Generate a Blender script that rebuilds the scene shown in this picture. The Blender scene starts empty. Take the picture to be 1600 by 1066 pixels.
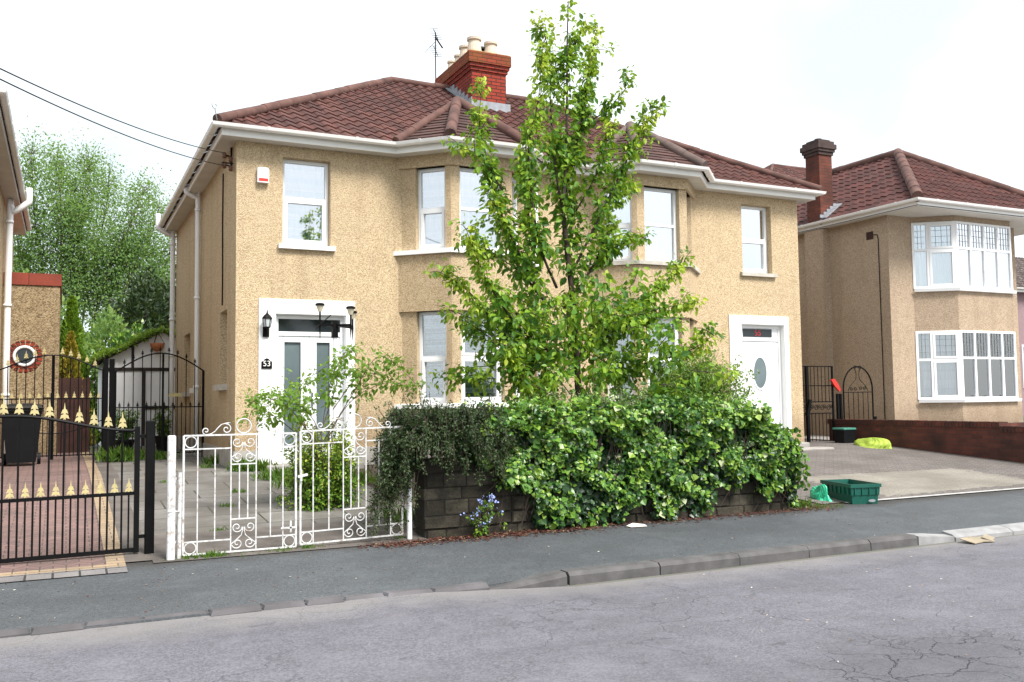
import bpy, math, random
import numpy as np
from mathutils import Vector, Matrix
random.seed(7); rng = np.random.default_rng(7)
PI = math.pi
S = bpy.context.scene
COL = S.collection

# ------------------------------------------------------------------ camera
FPX = 1439.7
CR = np.array([0.89938567, -0.43696876, -0.01279535])
CU = np.array([-0.0160441, -0.06224409, 0.99793199])
CF = np.array([0.43686154, 0.89732044, 0.06299221])
CP = np.array([-2.34414626, -14.44416395, 0.99295391])
cam = bpy.data.cameras.new('camera'); cam.sensor_width = 36.0; cam.lens = 36.0 * FPX / 1600
cam.clip_end = 2000; cam.clip_start = 0.1
co = bpy.data.objects.new('camera', cam); COL.objects.link(co); S.camera = co
m4 = Matrix.Identity(4)
for i in range(3):
    m4[i][0] = CR[i]; m4[i][1] = CU[i]; m4[i][2] = -CF[i]; m4[i][3] = CP[i]
co.matrix_world = m4

# ------------------------------------------------------------------ light
W = bpy.data.worlds.new('World'); S.world = W; W.use_nodes = True
nt = W.node_tree; nt.nodes.clear()
wo = nt.nodes.new('ShaderNodeOutputWorld'); bg = nt.nodes.new('ShaderNodeBackground')
sky = nt.nodes.new('ShaderNodeTexSky'); sky.sky_type = 'NISHITA'; sky.sun_disc = False
sky.sun_elevation = math.radians(50); sky.sun_rotation = math.radians(160)
tc = nt.nodes.new('ShaderNodeTexCoord'); nz = nt.nodes.new('ShaderNodeTexNoise')
nz.inputs['Scale'].default_value = 2.2; nz.inputs['Detail'].default_value = 5
cr = nt.nodes.new('ShaderNodeValToRGB')
cr.color_ramp.elements[0].position = .35; cr.color_ramp.elements[0].color = (4.1, 4.6, 4.75, 1)
cr.color_ramp.elements[1].position = .65; cr.color_ramp.elements[1].color = (6.6, 6.7, 6.75, 1)
mx = nt.nodes.new('ShaderNodeMix'); mx.data_type = 'RGBA'; mx.inputs[0].default_value = .86
nt.links.new(tc.outputs['Generated'], nz.inputs['Vector']); nt.links.new(nz.outputs['Fac'], cr.inputs[0])
nt.links.new(sky.outputs[0], mx.inputs[6]); nt.links.new(cr.outputs[0], mx.inputs[7])
nt.links.new(mx.outputs[2], bg.inputs[0]); nt.links.new(bg.outputs[0], wo.inputs[0])
bg.inputs[1].default_value = .060
sl = bpy.data.lights.new('sun', 'SUN'); sl.energy = 1.5; sl.angle = math.radians(20); sl.color = (1, .96, .9)
so = bpy.data.objects.new('sun', sl); COL.objects.link(so)
so.rotation_euler = Vector((-.34 * .64, .94 * .64, -.77)).to_track_quat('-Z', 'Y').to_euler()
S.view_settings.view_transform = 'Standard'; S.view_settings.look = 'None'
S.view_settings.exposure = 2.05; S.view_settings.gamma = 1; S.view_settings.use_curve_mapping = False
S.render.engine = 'CYCLES'; S.cycles.max_bounces = 6; S.cycles.transparent_max_bounces = 12

# ------------------------------------------------------------------ helpers
def at(x, y, Y):
    "point of the photograph's pixel on the plane at depth Y"
    d = CF + (x - 800) / FPX * CR - (y - 533) / FPX * CU
    return CP + d * (Y - CP[1]) / d[1]

def gz(Y):
    "ground height of the gardens and drives"
    return float(np.interp(Y, [-7.65, -5.7, 0, 3], [-.47, -.38, -.02, 0.0]))

class MB:
    def __init__(s): s.v = []; s.f = []
    def add(s, vs, fs):
        b = len(s.v); s.v += [tuple(float(c) for c in p) for p in vs]; s.f += [tuple(i + b for i in f) for f in fs]
    def quad(s, *p): s.add(p, [tuple(range(len(p)))])
    def hexa(s, p): s.add(p, [(0, 3, 2, 1), (4, 5, 6, 7), (0, 1, 5, 4), (1, 2, 6, 5), (2, 3, 7, 6), (3, 0, 4, 7)])
    def box(s, x0, x1, y0, y1, z0, z1):
        s.hexa([(x0, y0, z0), (x1, y0, z0), (x1, y1, z0), (x0, y1, z0), (x0, y0, z1), (x1, y0, z1), (x1, y1, z1), (x0, y1, z1)])
    def bbox(s, x0, x1, y0, y1, z0, z1, b=.01):
        "box with chamfered vertical and top edges"
        r0 = [(x0 + b, y0), (x1 - b, y0), (x1, y0 + b), (x1, y1 - b), (x1 - b, y1), (x0 + b, y1), (x0, y1 - b), (x0, y0 + b)]
        cx, cy = (x0 + x1) / 2, (y0 + y1) / 2
        kx = (x1 - x0 - 2 * b) / (x1 - x0); ky = (y1 - y0 - 2 * b) / (y1 - y0)
        r1 = [(cx + (x - cx) * kx, cy + (y - cy) * ky) for x, y in r0]
        s.rings([[(x, y, z0) for x, y in r0], [(x, y, z1 - b) for x, y in r0], [(x, y, z1) for x, y in r1]])
    def rings(s, rs, cap=True):
        n = len(rs[0]); vs = [p for r in rs for p in r]; fs = []
        for k in range(len(rs) - 1):
            for i in range(n):
                j = (i + 1) % n; fs.append((k * n + i, k * n + j, (k + 1) * n + j, (k + 1) * n + i))
        if cap: fs += [tuple(reversed(range(n))), tuple(range((len(rs) - 1) * n, len(rs) * n))]
        s.add(vs, fs)
    def tube(s, pts, r, n=6, closed=False, cap=True):
        pts = [Vector([float(c) for c in p]) for p in pts]; rs = []
        N = len(pts); up = None
        for i, p in enumerate(pts):
            a = pts[i - 1] if (i > 0 or closed) else p
            b = pts[(i + 1) % N] if (i < N - 1 or closed) else p
            t = (b - a).normalized() if (b - a).length > 1e-9 else Vector((0, 0, 1))
            if up is None:
                up = Vector((0, 0, 1)) if abs(t.z) < .9 else Vector((0, 1, 0))
            x = t.cross(up)
            if x.length < 1e-4: x = t.cross(Vector((1, 0, 0)))
            x.normalize(); y = x.cross(t); up = y
            rr = r[i] if isinstance(r, (list, tuple, np.ndarray)) else r
            rs.append([p + (x * math.cos(2 * PI * k / n) + y * math.sin(2 * PI * k / n)) * rr for k in range(n)])
        if closed: rs.append(rs[0]); s.rings(rs, False)
        else: s.rings(rs, cap)
        return rs
    def lathe(s, c, prof, n=16):
        s.rings([[(c[0] + r * math.cos(2 * PI * k / n), c[1] + r * math.sin(2 * PI * k / n), c[2] + z) for k in range(n)] for r, z in prof])
    def prism(s, poly, z0, z1):
        s.rings([[(x, y, z0) for x, y in poly], [(x, y, z1) for x, y in poly]])
    def bar(s, a, b, w, h=None):
        "square bar between two points"
        a, b = Vector(a), Vector(b); t = (b - a).normalized(); h = h or w
        up = Vector((0, 0, 1)) if abs(t.z) < .9 else Vector((0, 1, 0))
        x = t.cross(up).normalized(); y = x.cross(t)
        q = [(-1, -1), (1, -1), (1, 1), (-1, 1)]
        s.rings([[p + x * (i * w / 2) + y * (j * h / 2) for i, j in q] for p in (a, b)])

def link(o, parent=None):
    COL.objects.link(o)
    if parent is not None:
        o.parent = parent
        p = parent; T = Vector((0, 0, 0))
        while p is not None: T = T + p.location; p = p.parent
        for v in o.data.vertices: v.co -= T
    return o

def tag(o, label=None, cat=None, group=None, kind=None):
    if label: o['label'] = label
    if cat: o['category'] = cat
    if group: o['group'] = group
    if kind: o['kind'] = kind
    return o

def obj(name, mb, mat, parent=None, label=None, cat=None, group=None, kind=None, smooth=False, attr=None):
    "one mesh object; a top-level one gets its origin at its base"
    me = bpy.data.meshes.new(name)
    if isinstance(mb, MB): V, F = mb.v, mb.f
    else: V, F = mb[0], mb[1]
    V = np.asarray(V, float); loc = (0, 0, 0)
    if parent is None and kind is None and len(V):
        loc = ((V[:, 0].min() + V[:, 0].max()) / 2, (V[:, 1].min() + V[:, 1].max()) / 2, V[:, 2].min())
        V = V - np.array(loc)
    elif parent is not None:
        p = parent; T = np.zeros(3)
        while p is not None: T += np.array(p.location); p = p.parent
        V = V - T
    me.from_pydata([tuple(p) for p in V.tolist()], [], F if isinstance(F, list) else F.tolist())
    me.materials.append(mat)
    if smooth: me.shade_smooth()
    if attr is not None:
        a = me.attributes.new('tint', 'FLOAT', 'POINT'); a.data.foreach_set('value', np.asarray(attr, np.float32))
    me.update()
    o = bpy.data.objects.new(name, me); COL.objects.link(o); o.location = loc
    if parent is not None: o.parent = parent
    return tag(o, label, cat, group, kind)

def thing(name, label, cat, loc=(0, 0, 0), group=None):
    o = bpy.data.objects.new(name, None); COL.objects.link(o); o.location = loc; o.empty_display_size = .2
    return tag(o, label, cat, group)

def dup(o, loc=None, label=None, parent=None):
    c = o.copy(); COL.objects.link(c)
    if parent is not None: c.parent = parent
    if loc is not None: c.location = loc
    if label: c['label'] = label
    for ch in list(o.children): dup(ch, None, None, c)
    return c

def text(name, s, size, mat, parent, P, U, depth=.004, just='CENTER'):
    "raised lettering standing at P on a wall that runs along U"
    cu = bpy.data.curves.new(name, 'FONT'); cu.body = s; cu.size = size; cu.extrude = depth; cu.align_x = just; cu.align_y = 'CENTER'
    t = bpy.data.objects.new(name, cu); COL.objects.link(t)
    me = bpy.data.meshes.new_from_object(t.evaluated_get(bpy.context.evaluated_depsgraph_get()))
    bpy.data.objects.remove(t); me.name = name
    U = Vector(U).normalized(); Z = Vector((0, 0, 1)); N = U.cross(Z)
    V = [tuple(Vector(P) + U * v.co.x + Z * v.co.y + N * v.co.z) for v in me.vertices]
    F = [tuple(p.vertices) for p in me.polygons]
    bpy.data.meshes.remove(me)
    return obj(name, (V, F), mat, parent)

# ------------------------------------------------------------------ materials
class NT:
    def __init__(s, name):
        s.m = bpy.data.materials.new(name); s.m.use_nodes = True; s.t = s.m.node_tree
        s.b = s.t.nodes['Principled BSDF']; s.o = s.t.nodes['Material Output']
    def n(s, k, **kw):
        q = s.t.nodes.new('ShaderNode' + k)
        for a, v in kw.items(): setattr(q, a, v)
        return q
    def l(s, a, b): s.t.links.new(a, b)
    def pos(s): return s.n('NewGeometry').outputs['Position']
    def noise(s, scale, detail=3, vec=None, rough=.5):
        q = s.n('TexNoise'); q.inputs['Scale'].default_value = scale; q.inputs['Detail'].default_value = detail
        q.inputs['Roughness'].default_value = rough
        s.l(vec if vec is not None else s.pos(), q.inputs['Vector']); return q.outputs['Fac']
    def voro(s, scale, feature='F1', vec=None, out='Distance'):
        q = s.n('TexVoronoi', feature=feature); q.inputs['Scale'].default_value = scale
        s.l(vec if vec is not None else s.pos(), q.inputs['Vector']); return q.outputs[out]
    def ramp(s, fac, stops):
        q = s.n('ValToRGB'); e = q.color_ramp.elements
        while len(e) < len(stops): e.new(.5)
        for i, (p, c) in enumerate(stops):
            e[i].position = p; e[i].color = (c[0], c[1], c[2], 1) if hasattr(c, '__len__') else (c, c, c, 1)
        s.l(fac, q.inputs[0]); return q.outputs[0]
    def mix(s, f, a, b, mode='MIX'):
        q = s.n('Mix', data_type='RGBA', blend_type=mode)
        for i, x in ((0, f), (6, a), (7, b)):
            if hasattr(x, 'is_output'): s.l(x, q.inputs[i])
            elif i == 0: q.inputs[0].default_value = x
            else: q.inputs[i].default_value = (x[0], x[1], x[2], 1)
        return q.outputs[2]
    def math(s, op, a, b=0.0, c=0.0):
        q = s.n('Math', operation=op)
        for i, x in enumerate((a, b, c)):
            if hasattr(x, 'is_output'): s.l(x, q.inputs[i])
            else: q.inputs[i].default_value = x
        return q.outputs[0]
    def sep(s, v):
        q = s.n('SeparateXYZ'); s.l(v, q.inputs[0]); return q.outputs
    def comb(s, x, y, z):
        q = s.n('CombineXYZ')
        for i, a in enumerate((x, y, z)):
            if hasattr(a, 'is_output'): s.l(a, q.inputs[i])
            else: q.inputs[i].default_value = a
        return q.outputs[0]
    def attr(s, name='tint'):
        q = s.n('Attribute'); q.attribute_name = name; return q.outputs['Fac']
    def bump(s, h, strength=.5, dist=.01):
        q = s.n('Bump'); q.inputs['Strength'].default_value = strength; q.inputs['Distance'].default_value = dist
        s.l(h, q.inputs['Height']); s.l(q.outputs[0], s.b.inputs['Normal'])
    def col(s, c):
        if hasattr(c, 'is_output'): s.l(c, s.b.inputs['Base Color'])
        else: s.b.inputs['Base Color'].default_value = (c[0], c[1], c[2], 1)
    def rough(s, r, spec=None):
        if hasattr(r, 'is_output'): s.l(r, s.b.inputs['Roughness'])
        else: s.b.inputs['Roughness'].default_value = r
        if spec is not None: s.b.inputs['Specular IOR Level'].default_value = spec

def plain(name, c, rough=.5, var=.12, scale=6, metal=0, bump=0, spec=.4):
    t = NT(name); n = t.noise(scale, 5)
    t.col(t.ramp(n, [(.25, [x * (1 - var) for x in c]), (.75, [min(1, x * (1 + var)) for x in c])]))
    t.rough(rough, spec); t.b.inputs['Metallic'].default_value = metal
    if bump: t.bump(t.noise(scale * 12, 4), bump, .004)
    return t.m

def pebbledash(name, dark, mid, light, stain=(.5, .42, .3), sc=58):
    t = NT(name); p = t.pos()
    v = t.voro(sc, 'F1', p, 'Color'); w = t.math('MULTIPLY', t.sep(v)[0], 1.0)
    f = t.noise(sc * 1.9, 2, p)
    k = t.math('ADD', t.math('MULTIPLY', w, .62), t.math('MULTIPLY', f, .38))
    c = t.ramp(k, [(.12, dark), (.38, mid), (.75, light)])
    big = t.noise(.55, 5, p)
    c = t.mix(t.ramp(big, [(.38, 0), (.7, .55)]), c, t.mix(.55, c, stain))
    c = t.mix(t.ramp(t.noise(2.6, 6, p, .65), [(.54, 0), (.7, .28)]), c, t.mix(.6, c, dark))
    # rain streaks run down the wall
    s3 = t.sep(p); st = t.noise(1, 4, t.comb(t.math('MULTIPLY', t.math('ADD', s3[0], s3[1]), 3.2), 0, t.math('MULTIPLY', s3[2], .22)))
    c = t.mix(t.ramp(st, [(.52, 0), (.76, .42)]), c, t.mix(.6, c, dark))
    damp = t.math('SUBTRACT', t.math('ADD', s3[2], t.math('MULTIPLY', t.noise(1.7, 5, p), -1.1)), -.2)
    c = t.mix(t.ramp(damp, [(.0, .4), (.55, 0)]), c, dark)
    t.col(c); t.rough(.9, .2)
    t.bump(t.math('SUBTRACT', 1, t.voro(sc, 'F1', p)), .75, .012)
    return t.m

def tiles(name, a, b, moss=.25):
    t = NT(name); p = t.pos(); k = t.attr()
    c = t.ramp(k, [(0, a), (.55, [(x + y) / 2 for x, y in zip(a, b)]), (1, b)])
    n = t.noise(1.3, 6, p); c = t.mix(t.ramp(n, [(.45, 0), (.7, moss)]), c, (.07, .05, .045))
    c = t.mix(t.ramp(t.noise(60, 3, p), [(.3, .35), (.7, 0)]), c, (.06, .035, .03))
    c = t.mix(t.ramp(t.voro(5.5, 'F1', p), [(.0, .55), (.055, 0)]), c, (.45, .44, .38))
    t.col(c); t.rough(.75, .3); t.bump(t.noise(90, 3, p), .3, .004); return t.m

def brick(name, c1, c2, mortar, w=.225, h=.075, grime=.3, vec='wall', gcol=(.03, .022, .02), msz=.012):
    t = NT(name); p = t.pos(); s3 = t.sep(p)
    if vec == 'wall': v = t.comb(t.math('ADD', s3[0], s3[1]), s3[2], 0)
    else: v = t.comb(s3[0], s3[1], 0)
    q = t.n('TexBrick'); q.inputs['Scale'].default_value = 1
    q.inputs['Brick Width'].default_value = w; q.inputs['Row Height'].default_value = h
    q.inputs['Mortar Size'].default_value = msz * .5; q.inputs['Mortar Smooth'].default_value = .3
    q.inputs['Color1'].default_value = (*c1, 1); q.inputs['Color2'].default_value = (*c2, 1); q.inputs['Mortar'].default_value = (*mortar, 1)
    t.l(v, q.inputs['Vector'])
    c = t.mix(t.ramp(t.noise(2.2, 6, p), [(.42, 0), (.68, grime)]), q.outputs['Color'], gcol)
    c = t.mix(t.ramp(t.noise(45, 3, p), [(.3, .25), (.7, 0)]), c, gcol)
    t.col(c); t.rough(.88, .2)
    t.bump(t.math('SUBTRACT', t.math('MULTIPLY', t.noise(60, 3, p), .4), q.outputs['Fac']), .6, .008)
    return t.m

def leafmat(name, stops, trans=.35, rough=.45, edge=None):
    t = NT(name); k = t.attr(); c = t.ramp(k, stops)
    if edge: pass
    c = t.mix(t.math('MULTIPLY', t.noise(40, 2), .25), c, [x * .5 for x in stops[0][1]])
    t.col(c); t.rough(rough, .4)
    tr = t.n('BsdfTranslucent'); t.l(t.mix(.5, c, (.30, .42, .03), 'MIX'), tr.inputs[0])
    ms = t.n('MixShader'); ms.inputs[0].default_value = trans
    t.l(t.b.outputs[0], ms.inputs[1]); t.l(tr.outputs[0], ms.inputs[2]); t.l(ms.outputs[0], t.o.inputs[0])
    return t.m

def glassmat(name, tint=(.85, .9, .92), boost=.06):
    t = NT(name); t.t.nodes.remove(t.b)
    g = t.n('BsdfGlossy'); g.inputs['Roughness'].default_value = .012; g.inputs[0].default_value = (.95, .97, 1, 1)
    tr = t.n('BsdfTransparent'); tr.inputs[0].default_value = (*tint, 1)
    fr = t.n('Fresnel'); fr.inputs[0].default_value = 1.55
    b = t.n('Bump'); b.inputs['Strength'].default_value = .05; b.inputs['Distance'].default_value = .02
    t.l(t.noise(2.5, 1), b.inputs['Height']); t.l(b.outputs[0], g.inputs['Normal'])
    ms = t.n('MixShader'); t.l(t.math('ADD', t.math('MULTIPLY', fr.outputs[0], 1.6), boost), ms.inputs[0])
    t.l(tr.outputs[0], ms.inputs[1]); t.l(g.outputs[0], ms.inputs[2]); t.l(ms.outputs[0], t.o.inputs[0])
    return t.m

def curtainmat(name, a, b, freq=4.2, phase=0.0, sheer=.25):
    t = NT(name); z = t.sep(t.pos())[2]
    w = t.math('FRACT', t.math('ADD', t.math('MULTIPLY', z, freq), phase))
    w2 = t.math('FRACT', t.math('ADD', t.math('MULTIPLY', z, freq * 2.3), phase + .2))
    k = t.math('ADD', t.math('MULTIPLY', t.math('GREATER_THAN', w, .55), .65), t.math('MULTIPLY', t.math('GREATER_THAN', w2, .7), .35))
    t.col(t.mix(k, a, b)); t.rough(.9, .1)
    tr = t.n('BsdfTransparent'); ms = t.n('MixShader'); ms.inputs[0].default_value = sheer
    t.l(t.b.outputs[0], ms.inputs[1]); t.l(tr.outputs[0], ms.inputs[2]); t.l(ms.outputs[0], t.o.inputs[0])
    return t.m

M = {}
M['dash'] = pebbledash('pebbledash_golden', (.235, .155, .09), (.495, .365, .217), (.695, .565, .377), (.44, .34, .235), 92)
M['dash_right'] = pebbledash('pebbledash_neighbour', (.19, .13, .086), (.395, .29, .20), (.56, .445, .33), (.33, .262, .20), 88)
M['dash_dull'] = pebbledash('pebbledash_dull', (.10, .07, .04), (.25, .18, .10), (.40, .31, .19), (.2, .15, .1), 44)
M['plinth'] = plain('plinth_cement', (.36, .34, .31), .9, .2, 5, 0, .5)
M['white'] = plain('white_masonry_paint', (.83, .83, .82), .6, .04, 3)
M['pvc'] = plain('white_pvc', (.82, .83, .84), .32, .03, 2)
def dirty_pvc(name, c, d, lo, hi):
    t = NT(name); p = t.pos(); s3 = t.sep(p)
    st = t.noise(1, 4, t.comb(t.math('MULTIPLY', t.math('ADD', s3[0], s3[1]), 9), 0, t.math('MULTIPLY', s3[2], 1.2)))
    t.col(t.mix(t.ramp(st, [(lo, 0), (hi, .6)]), c, d)); t.rough(.4); return t.m
M['gutter'] = dirty_pvc('white_gutter', (.86, .85, .83), (.50, .46, .40), .6, .9)
M['soffit'] = plain('soffit_board', (.62, .60, .56), .6, .1, 3)
M['sill_grey'] = plain('sill_cement', (.46, .43, .38), .85, .2, 8, 0, .3)
M['tile'] = tiles('roof_tile_brown', (.068, .027, .023), (.140, .052, .042))
M['tile_bay'] = tiles('roof_tile_bay', (.055, .030, .028), (.115, .056, .048), .35)
M['tile_right'] = tiles('roof_tile_maroon', (.052, .018, .016), (.112, .034, .028), .3)
M['tile_grey'] = tiles('roof_tile_grey', (.07, .055, .052), (.14, .11, .10))
M['ridge'] = plain('ridge_tile', (.11, .055, .045), .85, .5, 3.5, 0, .4)
M['ridge_dark'] = plain('ridge_tile_dark', (.12, .085, .075), .85, .4, 4, 0, .4)
M['redbrick'] = brick('red_brick', (.36, .050, .028), (.25, .038, .024), (.055, .025, .02), grime=.25, msz=.022)
M['mossbrick'] = brick('mossy_brick', (.30, .05, .028), (.20, .04, .024), (.07, .035, .02), grime=.55, gcol=(.15, .075, .025), msz=.02)
M['redbrick_dark'] = brick('dark_red_brick', (.20, .06, .038), (.14, .045, .032), (.08, .06, .05), grime=.6)
M['wallbrick'] = brick('boundary_brick', (.155, .048, .034), (.095, .034, .027), (.07, .05, .042), grime=.75)
M['cap'] = plain('chimney_cap', (.27, .16, .07), .95, .5, 7, 0, .6)
M['cap_dark'] = plain('sooty_brick', (.06, .04, .036), .9, .4, 8, 0, .5)
M['pot'] = plain('buff_clay', (.56, .47, .37), .8, .15, 9)
M['terracotta'] = plain('terracotta', (.42, .15, .06), .8, .2, 9)
M['lead'] = plain('lead_flashing', (.26, .275, .30), .5, .3, 8)
M['black'] = plain('black_iron', (.0045, .0045, .005), .5, .3, 12, spec=.12)
M['blackplastic'] = plain('black_plastic', (.007, .0075, .009), .5, .2, 5, spec=.2)
M['gold'] = plain('gold_paint', (.46, .39, .19), .55, .2, 20)
def rusty():
    t = NT('white_paint_rusting'); p = t.pos()
    c = t.mix(t.ramp(t.noise(9, 6, p, .7), [(.57, 0), (.66, .85)]), (.60, .60, .60), (.26, .16, .10))
    c = t.mix(t.ramp(t.noise(22, 4, p, .7), [(.5, 0), (.62, .65)]), c, (.30, .29, .28))
    t.col(c); t.rough(.55); t.bump(t.noise(60, 3, p), .4, .003); return t.m
M['rusty'] = rusty()
M['glass'] = glassmat('window_glass', (.9, .94, .96), .15)
M['glass_b'] = glassmat('window_glass_bright', (.95, .97, .98), .34)
M['glass_w'] = glassmat('window_glass_sky', (.95, .97, .98), .58)
M['frost'] = plain('frosted_glass', (.12, .155, .165), .22, .3, 1.2)
M['darkglass'] = plain('dark_glass', (.02, .026, .03), .06, .2, 2)
M['net'] = curtainmat('net_curtain', (.56, .72, .82), (.80, .89, .95), 4.2, .1, .03)
M['net_dim'] = curtainmat('striped_voile', (.09, .16, .19), (.66, .78, .84), 5.6, .35, .08)
M['net_white'] = curtainmat('white_net_sky_glare', (.82, .84, .85), (.86, .87, .88), 3, 0, .03)  # white net; near-white colour also stands in for sky reflected in the panes
M['net_grey'] = curtainmat('pleated_net', (.60, .60, .65), (.74, .74, .79), 1.2, .2, .08)
M['drape'] = plain('brown_drape', (.09, .07, .06), .9, .3, 3)
M['lead_line'] = plain('leaded_strip', (.16, .16, .17), .5, .1, 5)
M['bark'] = plain('bark', (.10, .07, .05), .95, .4, 20, 0, .6)
M['bark_dark'] = plain('bark_dark', (.05, .035, .028), .95, .4, 20, 0, .6)
M['bark_pale'] = plain('bark_pale', (.20, .18, .15), .95, .3, 10, 0, .5)
M['leaf_tree'] = leafmat('leaf_tree', [(0, (.022, .095, .013)), (.28, (.075, .21, .02)), (.5, (.26, .44, .03)), (1, (.60, .68, .07))], .42)
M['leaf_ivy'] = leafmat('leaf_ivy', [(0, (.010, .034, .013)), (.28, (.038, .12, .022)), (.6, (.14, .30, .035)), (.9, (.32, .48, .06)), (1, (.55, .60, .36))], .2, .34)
M['leaf_dark'] = leafmat('leaf_cotoneaster', [(0, (.014, .032, .010)), (.55, (.040, .075, .022)), (1, (.10, .095, .04))], .1, .5)
M['leaf_rose'] = leafmat('leaf_rose', [(0, (.11, .25, .035)), (.6, (.22, .38, .05)), (1, (.36, .44, .08))], .5, .5)
M['leaf_euon'] = leafmat('leaf_euonymus', [(0, (.03, .10, .015)), (.45, (.13, .26, .025)), (1, (.45, .50, .06))], .2, .35)
M['leaf_shrub'] = leafmat('leaf_shrub', [(0, (.04, .11, .02)), (.6, (.14, .27, .035)), (1, (.28, .36, .07))], .3, .5)
M['sprig'] = leafmat('dry_sprig', [(0, (.14, .19, .08)), (.6, (.28, .33, .17)), (1, (.48, .48, .30))], .2, .7)
M['leaf_willow'] = leafmat('leaf_willow', [(0, (.12, .23, .08)), (.5, (.21, .36, .11)), (1, (.34, .46, .15))], .5, .8)
M['leaf_conifer'] = leafmat('leaf_conifer', [(0, (.08, .19, .012)), (1, (.26, .42, .04))], .35, .6)
M['leaf_gold'] = leafmat('leaf_golden_conifer', [(0, (.13, .14, .015)), (1, (.55, .40, .05))], .3, .6)
M['leaf_ever'] = leafmat('leaf_evergreen', [(0, (.012, .028, .012)), (1, (.045, .08, .025))], .1, .5)
M['leaf_moss'] = leafmat('leaf_roof_creeper', [(0, (.10, .20, .02)), (1, (.26, .40, .04))], .35, .6)
M['grassblade'] = leafmat('grass_blade', [(0, (.05, .13, .02)), (1, (.16, .28, .04))], .35, .6)
M['debris'] = leafmat('leaf_litter', [(0, (.05, .016, .010)), (.6, (.13, .038, .025)), (.85, (.28, .20, .12)), (1, (.6, .58, .52))], .0, .9)
M['petal'] = plain('blue_petal', (.30, .38, .75), .6, .2, 9)

def asphalt(name, c, kerb=None, cracks=False, gloss=.8):
    t = NT(name); p = t.pos(); s3 = t.sep(p)
    g = t.voro(85, 'F1', p, 'Color'); k = t.sep(g)[0]
    base = t.ramp(k, [(0, [x * .72 for x in c]), (.5, c), (1, [x * 1.32 for x in c])])
    base = t.mix(t.ramp(t.noise(.9, 6, p), [(.35, .45), (.65, 0)]), base, [x * .55 for x in c])
    base = t.mix(t.ramp(t.noise(3.3, 7, p, .65), [(.48, 0), (.72, .4)]), base, [x * 1.5 for x in c])
    st = t.noise(1, 4, t.comb(t.math('MULTIPLY', s3[0], .35), t.math('MULTIPLY', s3[1], 2.4), 0))
    base = t.mix(t.ramp(st, [(.52, 0), (.72, .35)]), base, [x * .62 for x in c])
    h = t.noise(110, 3, p)
    if cracks:
        wv = t.n('VectorMath', operation='ADD'); t.l(p, wv.inputs[0])
        q = t.n('TexNoise'); q.inputs['Scale'].default_value = 2.5; q.inputs['Detail'].default_value = 6; t.l(p, q.inputs['Vector'])
        sc = t.n('VectorMath', operation='SCALE'); t.l(q.outputs['Color'], sc.inputs[0]); sc.inputs['Scale'].default_value = .75
        t.l(sc.outputs[0], wv.inputs[1]); wp = wv.outputs[0]
        e1 = t.voro(.75, 'DISTANCE_TO_EDGE', wp); e2 = t.voro(3.2, 'DISTANCE_TO_EDGE', wp)
        # crazed patch in the carriageway, with a worn pale centre
        dx = t.math('MULTIPLY', t.math('SUBTRACT', s3[0], 2.1), .5); dy = t.math('SUBTRACT', s3[1], -10.72)
        dd = t.math('SQRT', t.math('ADD', t.math('MULTIPLY', dx, dx), t.math('MULTIPLY', dy, dy)))
        zone = t.ramp(t.math('ADD', dd, t.math('MULTIPLY', t.noise(1.6, 5, p), .9)), [(.62, 1), (1.25, 0)])
        base = t.mix(t.math('MULTIPLY', zone, .38), base, [x * .42 for x in c])
        m1 = t.math('MULTIPLY', t.ramp(e1, [(0, 1), (.008, 0)]), t.ramp(t.noise(.45, 3, p), [(.44, 0), (.56, 1)]))
        m2 = t.math('MULTIPLY', t.ramp(e2, [(0, 1), (.03, 0)]), zone)
        ck = t.math('MAXIMUM', t.math('MULTIPLY', m1, .42), m2)
        base = t.mix(t.math('MULTIPLY', ck, .85), base, (.02, .02, .022))
        h = t.math('SUBTRACT', h, t.math('MULTIPLY', ck, 2.5))
        # grit swept up against the kerb
        kd = t.math('ADD', s3[1], 7.65)
        gr = t.ramp(t.math('ADD', t.math('MULTIPLY', kd, -1), t.math('MULTIPLY', t.noise(3, 6, p), .8)), [(.42, .55), (1.0, 0)])
        base = t.mix(gr, base, (.24, .225, .21))
        blot = t.math('MULTIPLY', t.ramp(t.noise(5, 6, t.comb(t.math('MULTIPLY', s3[0], .45), s3[1], 0), .7), [(.60, 0), (.68, .6)]), t.ramp(t.math('MULTIPLY', kd, -1), [(.15, 0), (.3, 1)]))
        base = t.mix(blot, base, [x * .45 for x in c])
    if not cracks:   # soil and debris washed out along the garden walls
        ed = t.math('ADD', t.math('MULTIPLY', t.math('ADD', s3[1], 5.7), -1), t.math('MULTIPLY', t.noise(2.2, 6, p), .55))
        base = t.mix(t.ramp(ed, [(.28, .8), (.62, 0)]), base, (.035, .029, .024))
    t.col(base); t.rough(gloss, .35); t.bump(h, .55, .008); return t.m
M['road'] = asphalt('road_asphalt', (.138, .134, .154), cracks=True)
M['pavement'] = asphalt('pavement_asphalt', (.080, .087, .094), gloss=.75)
M['kerbstone'] = plain('kerb_concrete', (.09, .086, .086), .9, .35, 6, 0, .5)
M['kerbpale'] = plain('kerb_pale', (.26, .258, .26), .85, .25, 6, 0, .4)
M['sett'] = plain('kerb_sett', (.10, .094, .10), .85, .4, 3, 0, .7)
M['soil'] = plain('garden_soil', (.07, .05, .035), .95, .4, 8, 0, .8)
M['concrete'] = plain('concrete', (.30, .28, .26), .9, .3, 2.5, 0, .6)
M['old_concrete'] = plain('old_concrete', (.115, .10, .09), .95, .4, 3, 0, .7)
M['pale_line'] = plain('pale_edging', (.42, .41, .40), .8, .2, 10)
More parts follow.
